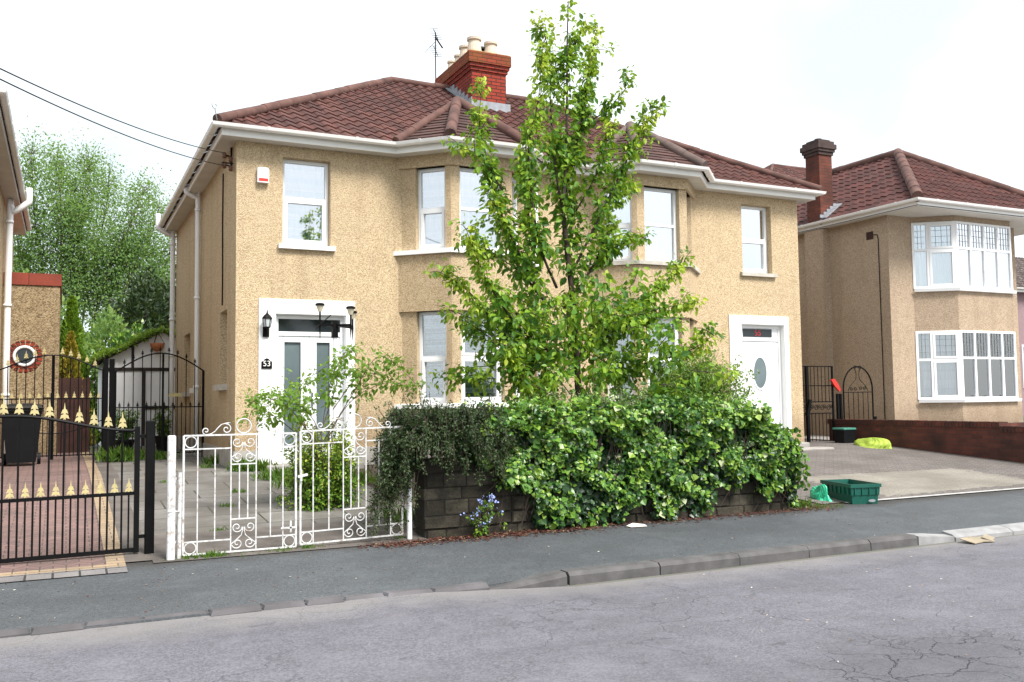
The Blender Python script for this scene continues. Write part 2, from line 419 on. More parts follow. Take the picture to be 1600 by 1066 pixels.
def slabs():
    t = NT('paving_slabs'); p = t.pos(); s3 = t.sep(p)
    q = t.n('TexBrick', offset=.5); q.inputs['Scale'].default_value = 1; q.inputs['Brick Width'].default_value = .92; q.inputs['Row Height'].default_value = .62
    q.inputs['Mortar Size'].default_value = .012; q.inputs['Mortar Smooth'].default_value = .2
    q.inputs['Color1'].default_value = (.225, .215, .20, 1); q.inputs['Color2'].default_value = (.17, .162, .155, 1); q.inputs['Mortar'].default_value = (.035, .038, .025, 1)
    t.l(t.comb(t.math('ADD', s3[0], .35), s3[1], 0), q.inputs['Vector'])
    c = t.mix(t.ramp(t.noise(1.4, 7, p, .6), [(.42, .7), (.62, 0)]), q.outputs['Color'], (.10, .09, .08))
    c = t.mix(t.ramp(t.noise(25, 5, p), [(.35, .3), (.6, 0)]), c, (.12, .11, .09))
    t.col(c); t.rough(.9, .2); t.bump(t.math('SUBTRACT', t.math('MULTIPLY', t.noise(50, 4, p), .5), q.outputs['Fac']), .6, .01); return t.m
M['slabs'] = slabs()
def blocks(name, c1, c2, mortar, zig, w=.2, h=.1, patch=None, grime=.4):
    "block paving laid in zigzag rows"
    t = NT(name); p = t.pos(); s3 = t.sep(p)
    tri = t.math('PINGPONG', s3[0], .1)
    v = t.comb(s3[0], t.math('ADD', s3[1], t.math('MULTIPLY', tri, zig)), 0)
    q = t.n('TexBrick'); q.inputs['Scale'].default_value = 1; q.inputs['Brick Width'].default_value = w; q.inputs['Row Height'].default_value = h
    q.inputs['Mortar Size'].default_value = .006; q.inputs['Mortar Smooth'].default_value = .3
    for a, b in (('Color1', c1), ('Color2', c2), ('Mortar', mortar)): q.inputs[a].default_value = (*b, 1)
    t.l(v, q.inputs['Vector'])
    c = q.outputs['Color']
    if patch:
        a = t.math('ABSOLUTE', t.math('SUBTRACT', s3[0], 9.3)); b = t.math('ABSOLUTE', t.math('ADD', s3[1], 4.55))
        k = t.math('MAXIMUM', t.math('MULTIPLY', a, .5), t.math('ADD', b, t.math('MULTIPLY', t.math('SUBTRACT', s3[0], 9.3), .03)))
        k = t.math('ADD', k, t.math('MULTIPLY', t.noise(7, 3, p), .25))
        c = t.mix(t.ramp(k, [(.98, .8), (1.08, 0)]), c, t.mix(.75, c, patch, 'MIX'))
    c = t.mix(t.ramp(t.noise(1.1, 7, p, .6), [(.4, grime), (.66, 0)]), c, (.07, .06, .05))
    c = t.mix(t.ramp(t.noise(30, 4, p), [(.3, .25), (.6, 0)]), c, (.07, .06, .05))
    t.col(c); t.rough(.88, .25); t.bump(t.math('SUBTRACT', t.math('MULTIPLY', t.noise(60, 3, p), .4), q.outputs['Fac']), .5, .008); return t.m
M['red_drive'] = blocks('red_block_paving', (.27, .165, .15), (.20, .13, .122), (.09, .078, .075), .9)
M['brown_drive'] = blocks('brown_block_paving', (.20, .178, .165), (.155, .14, .134), (.08, .073, .068), .8, patch=(.36, .335, .28))
M['buff_edge'] = brick('buff_block_edging', (.42, .31, .20), (.34, .26, .18), (.15, .12, .1), .2, .1, .25, 'flat')
M['grey_edge'] = brick('grey_sett_edging', (.26, .245, .24), (.20, .19, .19), (.05, .05, .05), .2, .21, .25, 'flat', msz=.02)
def stone():
    t = NT('rubble_stone'); p = t.pos(); k = t.attr()
    c = t.ramp(k, [(0, (.04, .034, .026)), (.5, (.07, .06, .045)), (1, (.12, .105, .08))])
    c = t.mix(t.ramp(t.noise(3, 7, p, .65), [(.42, .8), (.62, 0)]), c, (.022, .021, .016))
    c = t.mix(t.ramp(t.noise(7, 5, p), [(.6, 0), (.75, .35)]), c, (.10, .13, .05))
    t.col(c); t.rough(.95, .2); t.bump(t.noise(25, 6, p, .65), .9, .02); return t.m
M['stone'] = stone()
M['mortar'] = plain('dark_mortar', (.02, .018, .014), .95, .3, 9, 0, .5)
M['crate'] = plain('green_plastic', (.007, .085, .062), .38, .12, 4)
M['bag'] = plain('green_polythene', (.04, .50, .28), .35, .2, 6)
M['lime'] = plain('lime_sheet', (.34, .45, .06), .6, .2, 5)
M['card'] = plain('cardboard', (.30, .25, .18), .9, .2, 7)
M['paper'] = plain('white_paper', (.75, .74, .70), .9, .1, 9)
M['redplastic'] = plain('red_plastic', (.55, .03, .02), .45, .2, 6)
M['greenlid'] = plain('green_lid', (.05, .20, .15), .4, .2, 6)
M['lampglass'] = plain('lamp_glass', (.55, .60, .62), .1, .15, 9)
M['cream'] = plain('cream_lamp', (.66, .60, .46), .35, .1, 9)
M['wood_red'] = plain('red_brown_wood', (.04, .014, .011), .8, .4, 5, 0, .4)
M['wood_dark'] = plain('dark_wood', (.04, .03, .026), .8, .4, 5, 0, .4)
M['boards'] = plain('white_boards', (.88, .89, .91), .7, .06, 3)
M['pink'] = plain('pink_render', (.27, .185, .195), .9, .12, 4)
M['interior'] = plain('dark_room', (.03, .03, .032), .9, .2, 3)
M['numeral'] = plain('white_numeral', (.8, .8, .78), .5, .05, 9)
M['rednum'] = plain('red_numeral', (.42, .02, .03), .5, .1, 9)
M['steel'] = plain('steel', (.55, .56, .58), .3, .1, 9, 1)
M['flower_o'] = plain('orange_petal', (.75, .28, .03), .6, .2, 9)
M['brown'] = plain('brown_insulator', (.10, .035, .02), .35, .3, 9)
M['red_coping'] = brick('red_coping', (.32, .07, .045), (.26, .06, .04), (.06, .03, .02), .62, 4.0, .25)
M['asphalt_far'] = plain('far_ground', (.12, .12, .10), .95, .3, .3)

# ------------------------------------------------------------------ leaves
def unit(a): return a / np.maximum(np.linalg.norm(a, axis=-1, keepdims=True), 1e-9)
def leaves(P, D, N, size, wid=.62, fold=.18, heart=.55, curl=.12):
    "leaf blades: P base points, D tip directions, N face normals"
    n = len(P); D = unit(D); R = unit(np.cross(D, N)); N = unit(np.cross(R, D)); s = np.asarray(size).reshape(-1, 1)
    def pt(a, b, h): return P + D * s * a + R * s * b + N * s * h
    w = wid / 2
    V = np.stack([pt(0, 0, 0), pt(.28, w * heart * 1.6, fold * w), pt(.62, w * .82, fold * w * .6 - curl * .2),
                  pt(1, 0, -curl), pt(.62, -w * .82, fold * w * .6 - curl * .2), pt(.28, -w * heart * 1.6, fold * w)], 1).reshape(-1, 3)
    b = np.arange(n)[:, None] * 6
    F = np.concatenate([b + np.array([[0, 1, 2, 3]]), b + np.array([[0, 3, 4, 5]])], 0)
    return V, F
def lcat(parts):
    V, F, T, b = [], [], [], 0
    for v, f, t in parts:
        V.append(v); F.append(f + b); T.append(np.repeat(t, 6)); b += len(v)
    return np.concatenate(V), np.concatenate(F), np.concatenate(T)
def rdir(n): return unit(rng.normal(size=(n, 3)))
def poly_sample(pts, t):
    pts = np.asarray(pts, float); seg = np.linalg.norm(np.diff(pts, axis=0), axis=1); c = np.concatenate([[0], np.cumsum(seg)])
    q = t * c[-1]; return np.stack([np.interp(q, c, pts[:, i]) for i in range(3)], 1), c[-1]
def smooth_poly(pts, k=6):
    pts = np.asarray(pts, float)
    if len(pts) < 3: return pts
    out = []
    P = np.vstack([2 * pts[0] - pts[1], pts, 2 * pts[-1] - pts[-2]])
    for i in range(1, len(P) - 2):
        for t in np.linspace(0, 1, k, endpoint=False):
            a, b, c, d = P[i - 1], P[i], P[i + 1], P[i + 2]
            out.append(.5 * (2 * b + (c - a) * t + (2 * a - 5 * b + 4 * c - d) * t * t + (3 * b - a - 3 * c + d) * t ** 3))
    out.append(pts[-1]); return np.array(out)

# ================================================================== THE SETTING
def sheet(name, mat, xs, ys, zf, dz=0.0, kind='structure'):
    mb = MB(); nx, ny = len(xs), len(ys)
    vs = [(x, y, zf(y) + dz) for y in ys for x in xs]
    fs = [(j * nx + i, j * nx + i + 1, (j + 1) * nx + i + 1, (j + 1) * nx + i) for j in range(ny - 1) for i in range(nx - 1)]
    mb.add(vs, fs); return obj(name, mb, mat, None, kind=kind)
YS = [-5.7, -4.5, -3, -1.5, 0, 1.5, 3, 8, 12, 30]
def gprof(y): return float(np.interp(y, [-60, -7.9, -7.5, -5.7, 0, 3], [-.62, -.60, -.53, -.43, -.07, -.05]))
sheet('ground', M['asphalt_far'], [-400, -40, 0, 40, 400], [-400, -60, -20, -7.9, -7.5, -5.7, -3, 0, 3, 60, 500], gprof)
def rz(x, y): return float(np.interp(y, [-16, -11.5, -7.6], [-.56, -.50, -.493 - .072 * min(1, max(0, (x - .2) / 1.3))]))
mb = MB(); rxs = [-80, -20, -3, 0, .2, .6, 1, 1.5, 3, 6, 20, 80]; rys = [-16, -12, -11.5, -9, -7.6]; nx_ = len(rxs)
mb.add([(x, y, rz(x, y)) for y in rys for x in rxs], [(j * nx_ + i, j * nx_ + i + 1, (j + 1) * nx_ + i + 1, (j + 1) * nx_ + i) for j in range(len(rys) - 1) for i in range(nx_ - 1)])
obj('road', mb, M['road'], kind='structure')
pv = lambda y: float(np.interp(y, [-7.5, -5.7], [-.472, -.384]))
mb = MB(); pxs = [-60, -3, 0, .6, 1.4, 3, 6, 80]; pys = [(-7.6, -.62), (-7.595, -.478), (-7.5, -.472), (-7, None), (-6.4, None), (-5.7, None)]; nq = len(pxs)
mb.add([(x, y if (x < 1 or y > -7.55) else -7.52, (pv(y) if z is None else z - (.022 if (.0 < x < 1 and z > -.5) else 0))) for y, z in pys for x in pxs], [(j * nq + i, j * nq + i + 1, (j + 1) * nq + i + 1, (j + 1) * nq + i) for j in range(len(pys) - 1) for i in range(nq - 1)])
obj('pavement', mb, M['pavement'], kind='structure')
sheet('far_pavement', M['pavement'], [-60, 0, 80], [-19, -16], lambda y: -.45)
sheet('garden_soil', M['soil'], [-1.66, 0, 4, 7.3], [-5.7, -5.2, -3, -1, 0], gz, -.008)
sheet('slab_paving', M['slabs'], [-1.62, -.5, .1], [-5.2, -4.5, -3, -1.5, -.02, 1.5, 3, 9], gz, .004)
sheet('garden_path', M['slabs'], [.1, .9, 1.4], [-5.2, -4.5, -3, -1.5, -.02], gz, .004)
sheet('gate_threshold', M['old_concrete'], [-1.62, 0, .92], [-5.82, -5.7, -5.5, -4.6], lambda y: gz(y) if y > -5.7 else pv(y), .008)
sheet('concrete_strip', M['old_concrete'], [-1.84, -1.62], [-5.7, -4, -2, 0, 3, 8], gz, .006)
gz2 = lambda y: gz(y) if y > -5.7 else pv(y)
sheet('red_block_drive', M['red_drive'], [-6, -3, -1.99], [-5.72, -5.7, -3, -1, 0, 3, 8], gz2, .005)
sheet('drive_edging', M['buff_edge'], [-1.99, -1.84], [-5.85, -5.7, -4, -2, 0, 3, 8], gz2, .009)
sheet('drive_edging', M['buff_edge'], [-6, -1.99], [-5.85, -5.72], gz2, .009)
sheet('sett_edging', M['grey_edge'], [-6, -1.84], [-6.08, -5.85], gz2, .009)
sheet('block_drive', M['brown_drive'], [6.25, 8, 10, 12.9], [-5.63, -4, -2, -1, -.02, 1.5, 3], gz, .004)
sheet('edging_strip', M['pale_line'], [6.6, 9, 13], [-5.70, -5.63], gz, .008)
sheet('neighbour_drive', M['concrete'], [13.1, 16, 40], [-5.7, -3, 0, 3], gz, .004)
sheet('left_garden', M['soil'], [-40, -6], [-5.7, -3, 0, 3], gz, .0)
# kerb: old flush setts, dropped stone, raised concrete kerb, pale dropped kerb
mb = MB(); x = -9.0
while x < .55:
    L_ = random.uniform(.26, .52); zt = -.458 + random.uniform(-.007, .007) - (.012 if x > -.55 else 0); y0 = -7.63 + random.uniform(-.025, .025)
    w = random.uniform(-.03, .02); e1 = random.uniform(0, .02); e2 = random.uniform(0, .02)
    mb.rings([[(x + .006, y0 + .01, -.62), (x + L_ - .006, y0 + .015, -.62), (x + L_ - .004, -7.53 + w, -.62), (x + .006, -7.53 - w, -.62)],
        [(x + .006, y0 + e1, zt - .03), (x + L_ - .006, y0 + e2, zt - .028), (x + L_ - .004, -7.53 + w, zt - .004), (x + .006, -7.53 - w, zt - .004)],
        [(x + .022, y0 + .025 + e1, zt), (x + L_ - .022, y0 + .028 + e2, zt + .003), (x + L_ - .014, -7.54 + w, zt), (x + .016, -7.54 - w, zt)]])
    x += L_
obj('kerb_setts', mb, M['sett'], kind='structure')
mb = MB(); xs = [1.46, 2.37, 3.25, 4.09, 4.9, 5.56]
mb.rings([[(x_, -7.66, -.62), (x_, -7.5, -.62), (x_, -7.5, zt), (x_, -7.63, zt), (x_, -7.66, zt - .03)] for x_, zt in ((.62, -.53), (1.44, -.452))])
for a, b in zip(xs[:-1], xs[1:]):
    j = random.uniform(-.006, .006)
    mb.rings([[(x_, -7.66, -.62), (x_, -7.5, -.62), (x_, -7.5, -.452), (x_, -7.63 + j, -.452), (x_, -7.66 + j, -.482)] for x_ in (a + .005, b - .005)])
obj('kerb', mb, M['kerbstone'], kind='structure')
mb = MB(); x = 5.58
mb.rings([[(x_, -7.66, -.62), (x_, -7.5, -.62), (x_, -7.5, zt + .006), (x_, -7.66, zt - .008)] for x_, zt in ((5.57, -.458), (6.1, -.50))])
x = 6.11
while x < 20:
    mb.rings([[(x_, -7.67, -.62), (x_, -7.5, -.62), (x_, -7.5, -.468), (x_, -7.62, -.49), (x_, -7.67, -.52)] for x_ in (x, x + .9)]); x += .91
obj('dropped_kerb', mb, M['kerbpale'], kind='structure')

# ================================================================== HOUSE BUILDING TOOLS
class Fr:
    "frame of a wall that runs from P towards Q, outside on the right of the run"
    def __init__(s, P, Q):
        s.P = Vector((P[0], P[1], 0)); d = Vector((Q[0] - P[0], Q[1] - P[1], 0)); s.L = d.length
        s.U = d.normalized(); s.I = Vector((-s.U.y, s.U.x, 0))
    def pt(s, u, d, z): return s.P + s.U * u + s.I * d + Vector((0, 0, z))
    def box(s, mb, u0, u1, d0, d1, z0, z1):
        mb.hexa([s.pt(u0, d0, z0), s.pt(u1, d0, z0), s.pt(u1, d1, z0), s.pt(u0, d1, z0), s.pt(u0, d0, z1), s.pt(u1, d0, z1), s.pt(u1, d1, z1), s.pt(u0, d1, z1)])
def wall(mb, fr, z0, z1, holes=(), rev=.15, u0=0, u1=None, d=0):
    u1 = fr.L if u1 is None else u1
    us = sorted({u0, u1, *[h[0] for h in holes], *[h[1] for h in holes]}); zs = sorted({z0, z1, *[h[2] for h in holes], *[h[3] for h in holes]})
    for a, b in zip(us[:-1], us[1:]):
        for c, e in zip(zs[:-1], zs[1:]):
            um, zm = (a + b) / 2, (c + e) / 2
            if any(h[0] < um < h[1] and h[2] < zm < h[3] for h in holes): continue
            mb.quad(fr.pt(a, d, c), fr.pt(b, d, c), fr.pt(b, d, e), fr.pt(a, d, e))
    for a, b, c, e in holes:
        mb.quad(fr.pt(a, d, c), fr.pt(a, d, e), fr.pt(a, d + rev, e), fr.pt(a, d + rev, c))
        mb.quad(fr.pt(b, d, c), fr.pt(b, d + rev, c), fr.pt(b, d + rev, e), fr.pt(b, d, e))
        mb.quad(fr.pt(a, d, e), fr.pt(b, d, e), fr.pt(b, d + rev, e), fr.pt(a, d + rev, e))
        mb.quad(fr.pt(a, d, c), fr.pt(a, d + rev, c), fr.pt(b, d + rev, c), fr.pt(b, d, c))
def window(house, fr, u0, u1, z0, z1, rec=.1, cols=(0, 1), split=.5, curtain='net', gap=(0, 0), fw=.05, casement=(), glass='glass', leads=(), label=None, pleat=11, drape=None):
    "frame > pane, curtain, leading; cols are fractions of the width, split the height of the transom"
    f = MB(); d0, d1 = rec, rec + .065; w = u1 - u0; h = z1 - z0
    fr.box(f, u0, u1, d0, d1, z0, z0 + fw); fr.box(f, u0, u1, d0, d1, z1 - fw, z1)
    fr.box(f, u0, u0 + fw, d0, d1, z0 + fw, z1 - fw); fr.box(f, u1 - fw, u1, d0, d1, z0 + fw, z1 - fw)
    zt = z0 + h * split
    cs = [u0 + w * c for c in cols]
    for c in cs[1:-1]: fr.box(f, c - fw * .55, c + fw * .55, d0 - .003, d1, z0 + fw, z1 - fw)
    for i in range(len(cs) - 1):
        a = cs[i] + (fw if i == 0 else fw * .55); b = cs[i + 1] - (fw if i == len(cs) - 2 else fw * .55)
        fr.box(f, a, b, d0 - .002, d1, zt - fw * .5, zt + fw * .5)
        for j, (lo, hi) in enumerate(((z0 + fw, zt - fw * .5), (zt + fw * .5, z1 - fw))):
            if (i, j) in casement:   # opening light: second frame proud of the first
                k = .045
                fr.box(f, a, b, d0 - .015, d0 + .03, lo, lo + k); fr.box(f, a, b, d0 - .015, d0 + .03, hi - k, hi)
                fr.box(f, a, a + k, d0 - .015, d0 + .03, lo + k, hi - k); fr.box(f, b - k, b, d0 - .015, d0 + .03, lo + k, hi - k)
    wo_ = obj('window', f, M['pvc'], house, label)
    p = MB(); fr.box(p, u0 + fw * .6, u1 - fw * .6, d0 + .03, d0 + .038, z0 + fw * .6, z1 - fw * .6)
    obj('pane', p, M[glass], wo_)
    if leads:
        l = MB()
        for (i, j, nx, nz_) in leads:
            a = cs[i] + fw; b = cs[i + 1] - fw; lo, hi = (z0 + fw, zt - fw * .5) if j == 0 else (zt + fw * .5, z1 - fw)
            for q in range(1, nx): uu = a + (b - a) * q / nx; fr.box(l, uu - .0028, uu + .0028, d0 + .022, d0 + .029, lo, hi)
            for q in range(1, nz_): zz = lo + (hi - lo) * q / nz_; fr.box(l, a, b, d0 + .0215, d0 + .0285, zz - .0028, zz + .0028)
        obj('leading', l, M['lead_line'], wo_)
    if curtain:
        c = MB(); n = int(w * 46) + 8; a = u0 + w * gap[0]; b = u1 - w * gap[1]; row = []
        ph = random.uniform(0, 6); vs = []; fs = []
        for i in range(n + 1):
            uu = a + (b - a) * i / n; dd = d1 + .07 + .016 * math.sin(uu * pleat * 6 + ph) + .010 * math.sin(uu * pleat * 15.7 + 2 * ph)
            vs += [fr.pt(uu, dd, z0 - .02), fr.pt(uu, dd, z1 + .02)]
            if i: k = 2 * i; fs.append((k - 2, k, k + 1, k - 1))
        c.add(vs, fs); obj('curtain', c, M[curtain], wo_, smooth=True)
    if drape:
        c = MB(); vs = []; fs = []; n = 16
        for i in range(n + 1):
            uu = u0 + w * (drape[0] + (drape[1] - drape[0]) * i / n); dd = d1 + .05 + .014 * math.sin(i * 1.9)
            vs += [fr.pt(uu, dd, z0 - .02), fr.pt(uu, dd, z1 + .02)]
            if i: k = 2 * i; fs.append((k - 2, k, k + 1, k - 1))
        c.add(vs, fs); obj('drape', c, M['drape'], wo_, smooth=True)
    return wo_
def room(house, fr, u0, u1, z0, z1, d=.5):
    "dark room wall seen past a curtain"
    mb = MB(); fr.box(mb, u0 - .25, u1 + .25, d, d + .05, z0 - .3, z1 + .2); return mb

def roof_plane(mb, T, O, U, Vd, uL, uR, vmax, tw=.22, rh=.29, amp=.022, lip=.028, prof='roman'):
    "tile courses; O eave origin, U along the eave, Vd up the slope, uL/uR limits as functions of v"
    U, Vd, O = Vector(U).normalized(), Vector(Vd).normalized(), Vector(O); N = U.cross(Vd)
    if N.z < 0: N = -N
    rows = int(math.ceil(vmax / rh))
    for r in range(rows):
        v0 = r * rh; v1 = min((r + 1) * rh + .04, vmax)
        lo = min(uL(v0), uL(v1)); hi = max(uR(v0), uR(v1))
        k0 = math.floor(lo / tw); k1 = math.ceil(hi / tw); S_ = 7 if prof == 'roman' else 2
        prev = None; vs = []; fs = []; ts = []
        for k in range(k0, k1):
            tint = random.random(); jig = random.uniform(-.004, .004)
            first = True
            for q in range(S_ + 1):
                u = (k + q / S_) * tw; s_ = q / S_
                if prof == 'roman': h = amp * (math.sin(s_ * 2 * PI) * .8 + .3 * math.sin(s_ * 4 * PI)) + jig
                else: h = jig
                a = min(max(u, uL(v0)), uR(v0)); b = min(max(u, uL(v1)), uR(v1))
                p0 = O + U * a + Vd * v0 + N * (h + lip); pb = O + U * a + Vd * v0 + N * (-.03); p1 = O + U * b + Vd * v1 + N * (h + .003)
                i = len(vs); vs += [pb, p0, p1]; ts += [tint] * 3
                if not first: fs += [(i - 3, i, i + 1, i - 2), (i - 2, i + 1, i + 2, i - 1)]
                first = False
        mb.add(vs, fs); T.extend(ts)
def ridge_run(mb, pts, r=.078, step=.45):
    "half-round ridge tiles end to end"
    pts = [Vector(p) for p in pts]
    for a, b in zip(pts[:-1], pts[1:]):
        L_ = (b - a).length; n = max(1, int(L_ / step)); t = (b - a).normalized()
        for k in range(n):
            p = a + (b - a) * (k / n); q = a + (b - a) * ((k + 1) / n); j = random.uniform(-.006, .006)
            p = p + Vector((0, 0, j)); q = q + Vector((0, 0, j))
            rs = mb.tube([p, p + (q - p) * 1.01], [r * 1.03, r * .985], 12, cap=False)
            for e_ in (rs[0], rs[-1]): mb.quad(*e_)
def path_gutter(mb, pts, zt=5.17, r=.06, closed=False):
    "half-round gutter along an open polyline, with brackets"
    pts = [Vector((p[0], p[1], 0)) for p in pts]; n = len(pts); prof = [(-r + 2 * r * k / 8, -math.sqrt(max(0, r * r - (-r + 2 * r * k / 8) ** 2)) * 1.0) for k in range(9)]
    prof = [(a - .002, b) for a, b in prof]; inner = [(a * .86, b * .86 + .004) for a, b in reversed(prof)]
    ring = prof + inner; rs = []
    for i, p in enumerate(pts):
        a = (p - pts[i - 1]).normalized() if i else (pts[1] - p).normalized(); b = (pts[i + 1] - p).normalized() if i < n - 1 else a
        na = Vector((a.y, -a.x, 0)); nb = Vector((b.y, -b.x, 0)); m = (na + nb).normalized(); m = m / max(.3, m.dot(na))
        rs.append([p + m * (x_ + r + .012) + Vector((0, 0, zt + z_)) for x_, z_ in ring])
    mb.rings(rs)
    for i in range(n - 1):
        L_ = (pts[i + 1] - pts[i]).length; t = (pts[i + 1] - pts[i]).normalized(); nn = Vector((t.y, -t.x, 0))
        k = max(1, int(L_ / .95))
        for q in range(k):
            c = pts[i] + t * (L_ * (q + .5) / k)
            mb.rings([[c + t * s_ + nn * (x_ * 1.16 + r + .012) + Vector((0, 0, zt + z_ * 1.16 + .006)) for x_, z_ in ring] for s_ in (-.022, .022)])
def offset_band(mb, pts, d0, d1, z0, z1):
    "board along a polyline from outward offset d0 to d1"
    pts = [Vector((p[0], p[1], 0)) for p in pts]; n = len(pts); rs = []
    for i, p in enumerate(pts):
        a = (p - pts[i - 1]).normalized() if i else (pts[1] - p).normalized(); b = (pts[i + 1] - p).normalized() if i < n - 1 else a
        na = Vector((a.y, -a.x, 0)); nb = Vector((b.y, -b.x, 0)); m = (na + nb).normalized(); m = m / max(.3, m.dot(na))
        rs.append([p + m * d0 + Vector((0, 0, z0)), p + m * d1 + Vector((0, 0, z0)), p + m * d1 + Vector((0, 0, z1)), p + m * d0 + Vector((0, 0, z1))])
    mb.rings(rs)

# ================================================================== THE SEMI-DETACHED PAIR
HW, HD = 11.32, 8.41; A, Bw, SP, DP = 2.61, 2.47, .674, .674
house = thing('semi_detached_house', 'pebbledashed semi-detached pair with brown hipped roof, two bays and tall red chimney', 'house', (HW / 2, HD / 2, 0))
FRT = Fr((0, 0), (HW, 0)); SIDE = Fr((0, HD), (0, 0)); RSIDE = Fr((HW, 0), (HW, HD)); BACK = Fr((HW, HD), (0, HD))
wm = MB()
mir = lambda h: (HW - h[1], HW - h[0], h[2], h[3])
h_up = (.71, 1.472, 3.46, 4.86); h_door = (.60, 1.72, 0, 2.37)
wall(wm, FRT, -.5, 5.12, [h_up, h_door], .17, 0, A + .10)
wall(wm, FRT, -.5, 5.12, [], .15, A + Bw - .10, HW - A - Bw + .10)
wall(wm, FRT, -.5, 5.12, [mir(h_up), (HW - 1.57, HW - .46, 0, 2.43)], .17, HW - A - .10, HW)
s_h = [(HD - 1.55, HD - .82, 1.30, 2.50), (HD - 6.62, HD - 5.6, 1.24, 2.46), (HD - 4.72, HD - 4.25, 1.30, 2.10)]
wall(wm, SIDE, -.5, 5.12, s_h, .27); wall(wm, RSIDE, -.5, 5.12); wall(wm, BACK, -.5, 5.12)
def bay_poly(x0, off=0.0):
    k = off * math.tan(math.radians(22.5))
    s2 = off * math.sqrt(2)
    return [(x0 - s2 + 0, 0), (x0 + SP - k, -DP - off), (x0 + Bw - SP + k, -DP - off), (x0 + Bw + s2, 0)]
BX = (A, A + Bw + 1.16)
for x0 in BX:
    for z0, z1 in ((-.5, .86), (2.45, 3.38), (4.84, 5.12)):
        p = bay_poly(x0); wm.rings([[(x, y, z0) for x, y in p], [(x, y, z1) for x, y in p]])
    p = bay_poly(x0, -.045)
    q = [(p[0][0] , p[0][1]), p[1], p[2], p[3]]
    for z0, z1 in ((.86, 2.45), (3.38, 4.84)):
        for i in range(3):
            fr = Fr(q[i], q[i + 1]); L_ = fr.L
            hole = [(.26, .79, z0, z1)] if i == 0 else ([(.155, L_ - .155, z0, z1)] if i == 1 else [(L_ - .79, L_ - .26, z0, z1)])
            wall(wm, fr, z0, z1, hole, .13)
obj('wall', wm, M['dash'], house)
# plinth
pl = MB()
for fr, a, b in ((FRT, -.02, .345), (FRT, 1.865, A + .02), (FRT, A + Bw - .02, HW - A - Bw + .02), (FRT, HW - A - .02, HW - 1.865), (SIDE, 0, HD + .02)):
    fr.box(pl, a, b, -.022, .05, -.5, .26)
for x0 in BX:
    p = bay_poly(x0, .022); pl.rings([[(x, y, z) for x, y in p] for z in (-.5, .24)])
obj('plinth', pl, M['plinth'], house)
# windows
def sill(par, fr, u0, u1, z, mat, d=.07, th=.085):
    mb = MB(); a, b = u0 - .07, u1 + .07
    mb.hexa([fr.pt(a, -d, z - th), fr.pt(b, -d, z - th), fr.pt(b, .12, z - th), fr.pt(a, .12, z - th), fr.pt(a, -d, z - .015), fr.pt(b, -d, z - .015), fr.pt(b, .12, z + .004), fr.pt(a, .12, z + .004)])
    return obj('sill', mb, M[mat], par)
ROOM = MB()
w = window(house, FRT, h_up[0] + .005, h_up[1] - .005, h_up[2] + .02, h_up[3] - .005, .135, split=.545, casement=((0, 0),), curtain='net', gap=(-.02, -.02), glass='glass_b')
sill(w, FRT, h_up[0], h_up[1], h_up[2] + .02, 'white')
m_ = mir(h_up)
w = window(house, FRT, m_[0] + .005, m_[1] - .005, m_[2] + .02, m_[3] - .005, .135, split=.5, casement=((0, 0),), curtain='net_white', gap=(-.02, .14), glass='glass_w')
sill(w, FRT, m_[0], m_[1], m_[2] + .02, 'sill_grey')
for hx in (0, 1):
    x0 = BX[hx]; p = bay_poly(x0, -.045)
    for fl, (z0, z1) in enumerate(((.94, 2.45), (3.47, 4.84))):
        first = None
        for i in range(3):
            fr = Fr(p[i], p[i + 1]); L_ = fr.L
            a, b = (.26, .79) if i == 0 else ((.155, L_ - .155) if i == 1 else (L_ - .79, L_ - .26))
            if hx == 0: cur = 'net' if fl else 'net_dim'
            else: cur = 'net_white' if fl else 'net_dim'
            g = (.06, -.02) if (hx == 0 and i == 0) else ((-.02, .13) if hx == 1 and i == 1 else (-.02, -.02))
            if fl == 0 and hx == 0: g = (.12, 0) if i == 0 else (0, .05)
            w = window(house, fr, a + .004, b - .004, z0, z1 - .004, .095, split=.50, curtain=cur, gap=g, casement=((0, 0), (0, 1)) if (i == 1 and fl == 0) else (((0, 0),) if i != 1 else ()), glass=('glass_w' if hx else 'glass_b') if fl else 'glass', drape=((.02, .14) if i == 0 else None) if fl == 0 and hx == 0 else None)
            if i == 1: first = w
        sp = bay_poly(x0, .06); si = bay_poly(x0, -.09); mb = MB()
        mb.rings([[(x, y, z0 - .085) for x, y in sp], [(x, y, z0 - .012) for x, y in sp], [(x, y, z0 + .002) for x, y in si]])
        obj('sill', mb, M['white' if hx == 0 else 'sill_grey'], first)
for k, hh in enumerate(s_h):
    w = window(house, SIDE, hh[0] + .004, hh[1] - .004, hh[2], hh[3] - .004, .20, curtain='net_dim', split=.5)
    sill(w, SIDE, hh[0], hh[1], hh[2] + .005, 'sill_grey' if k < 2 else 'white', .10, .11)
# rooms behind the windows stay dark: a floor and a spine wall
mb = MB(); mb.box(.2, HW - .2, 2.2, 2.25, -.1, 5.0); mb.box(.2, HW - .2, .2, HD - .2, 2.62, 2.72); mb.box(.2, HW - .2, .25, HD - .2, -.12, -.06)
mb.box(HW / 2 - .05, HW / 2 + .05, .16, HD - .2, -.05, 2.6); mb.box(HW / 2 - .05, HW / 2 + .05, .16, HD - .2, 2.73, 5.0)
obj('interior_partition', mb, M['interior'], house)
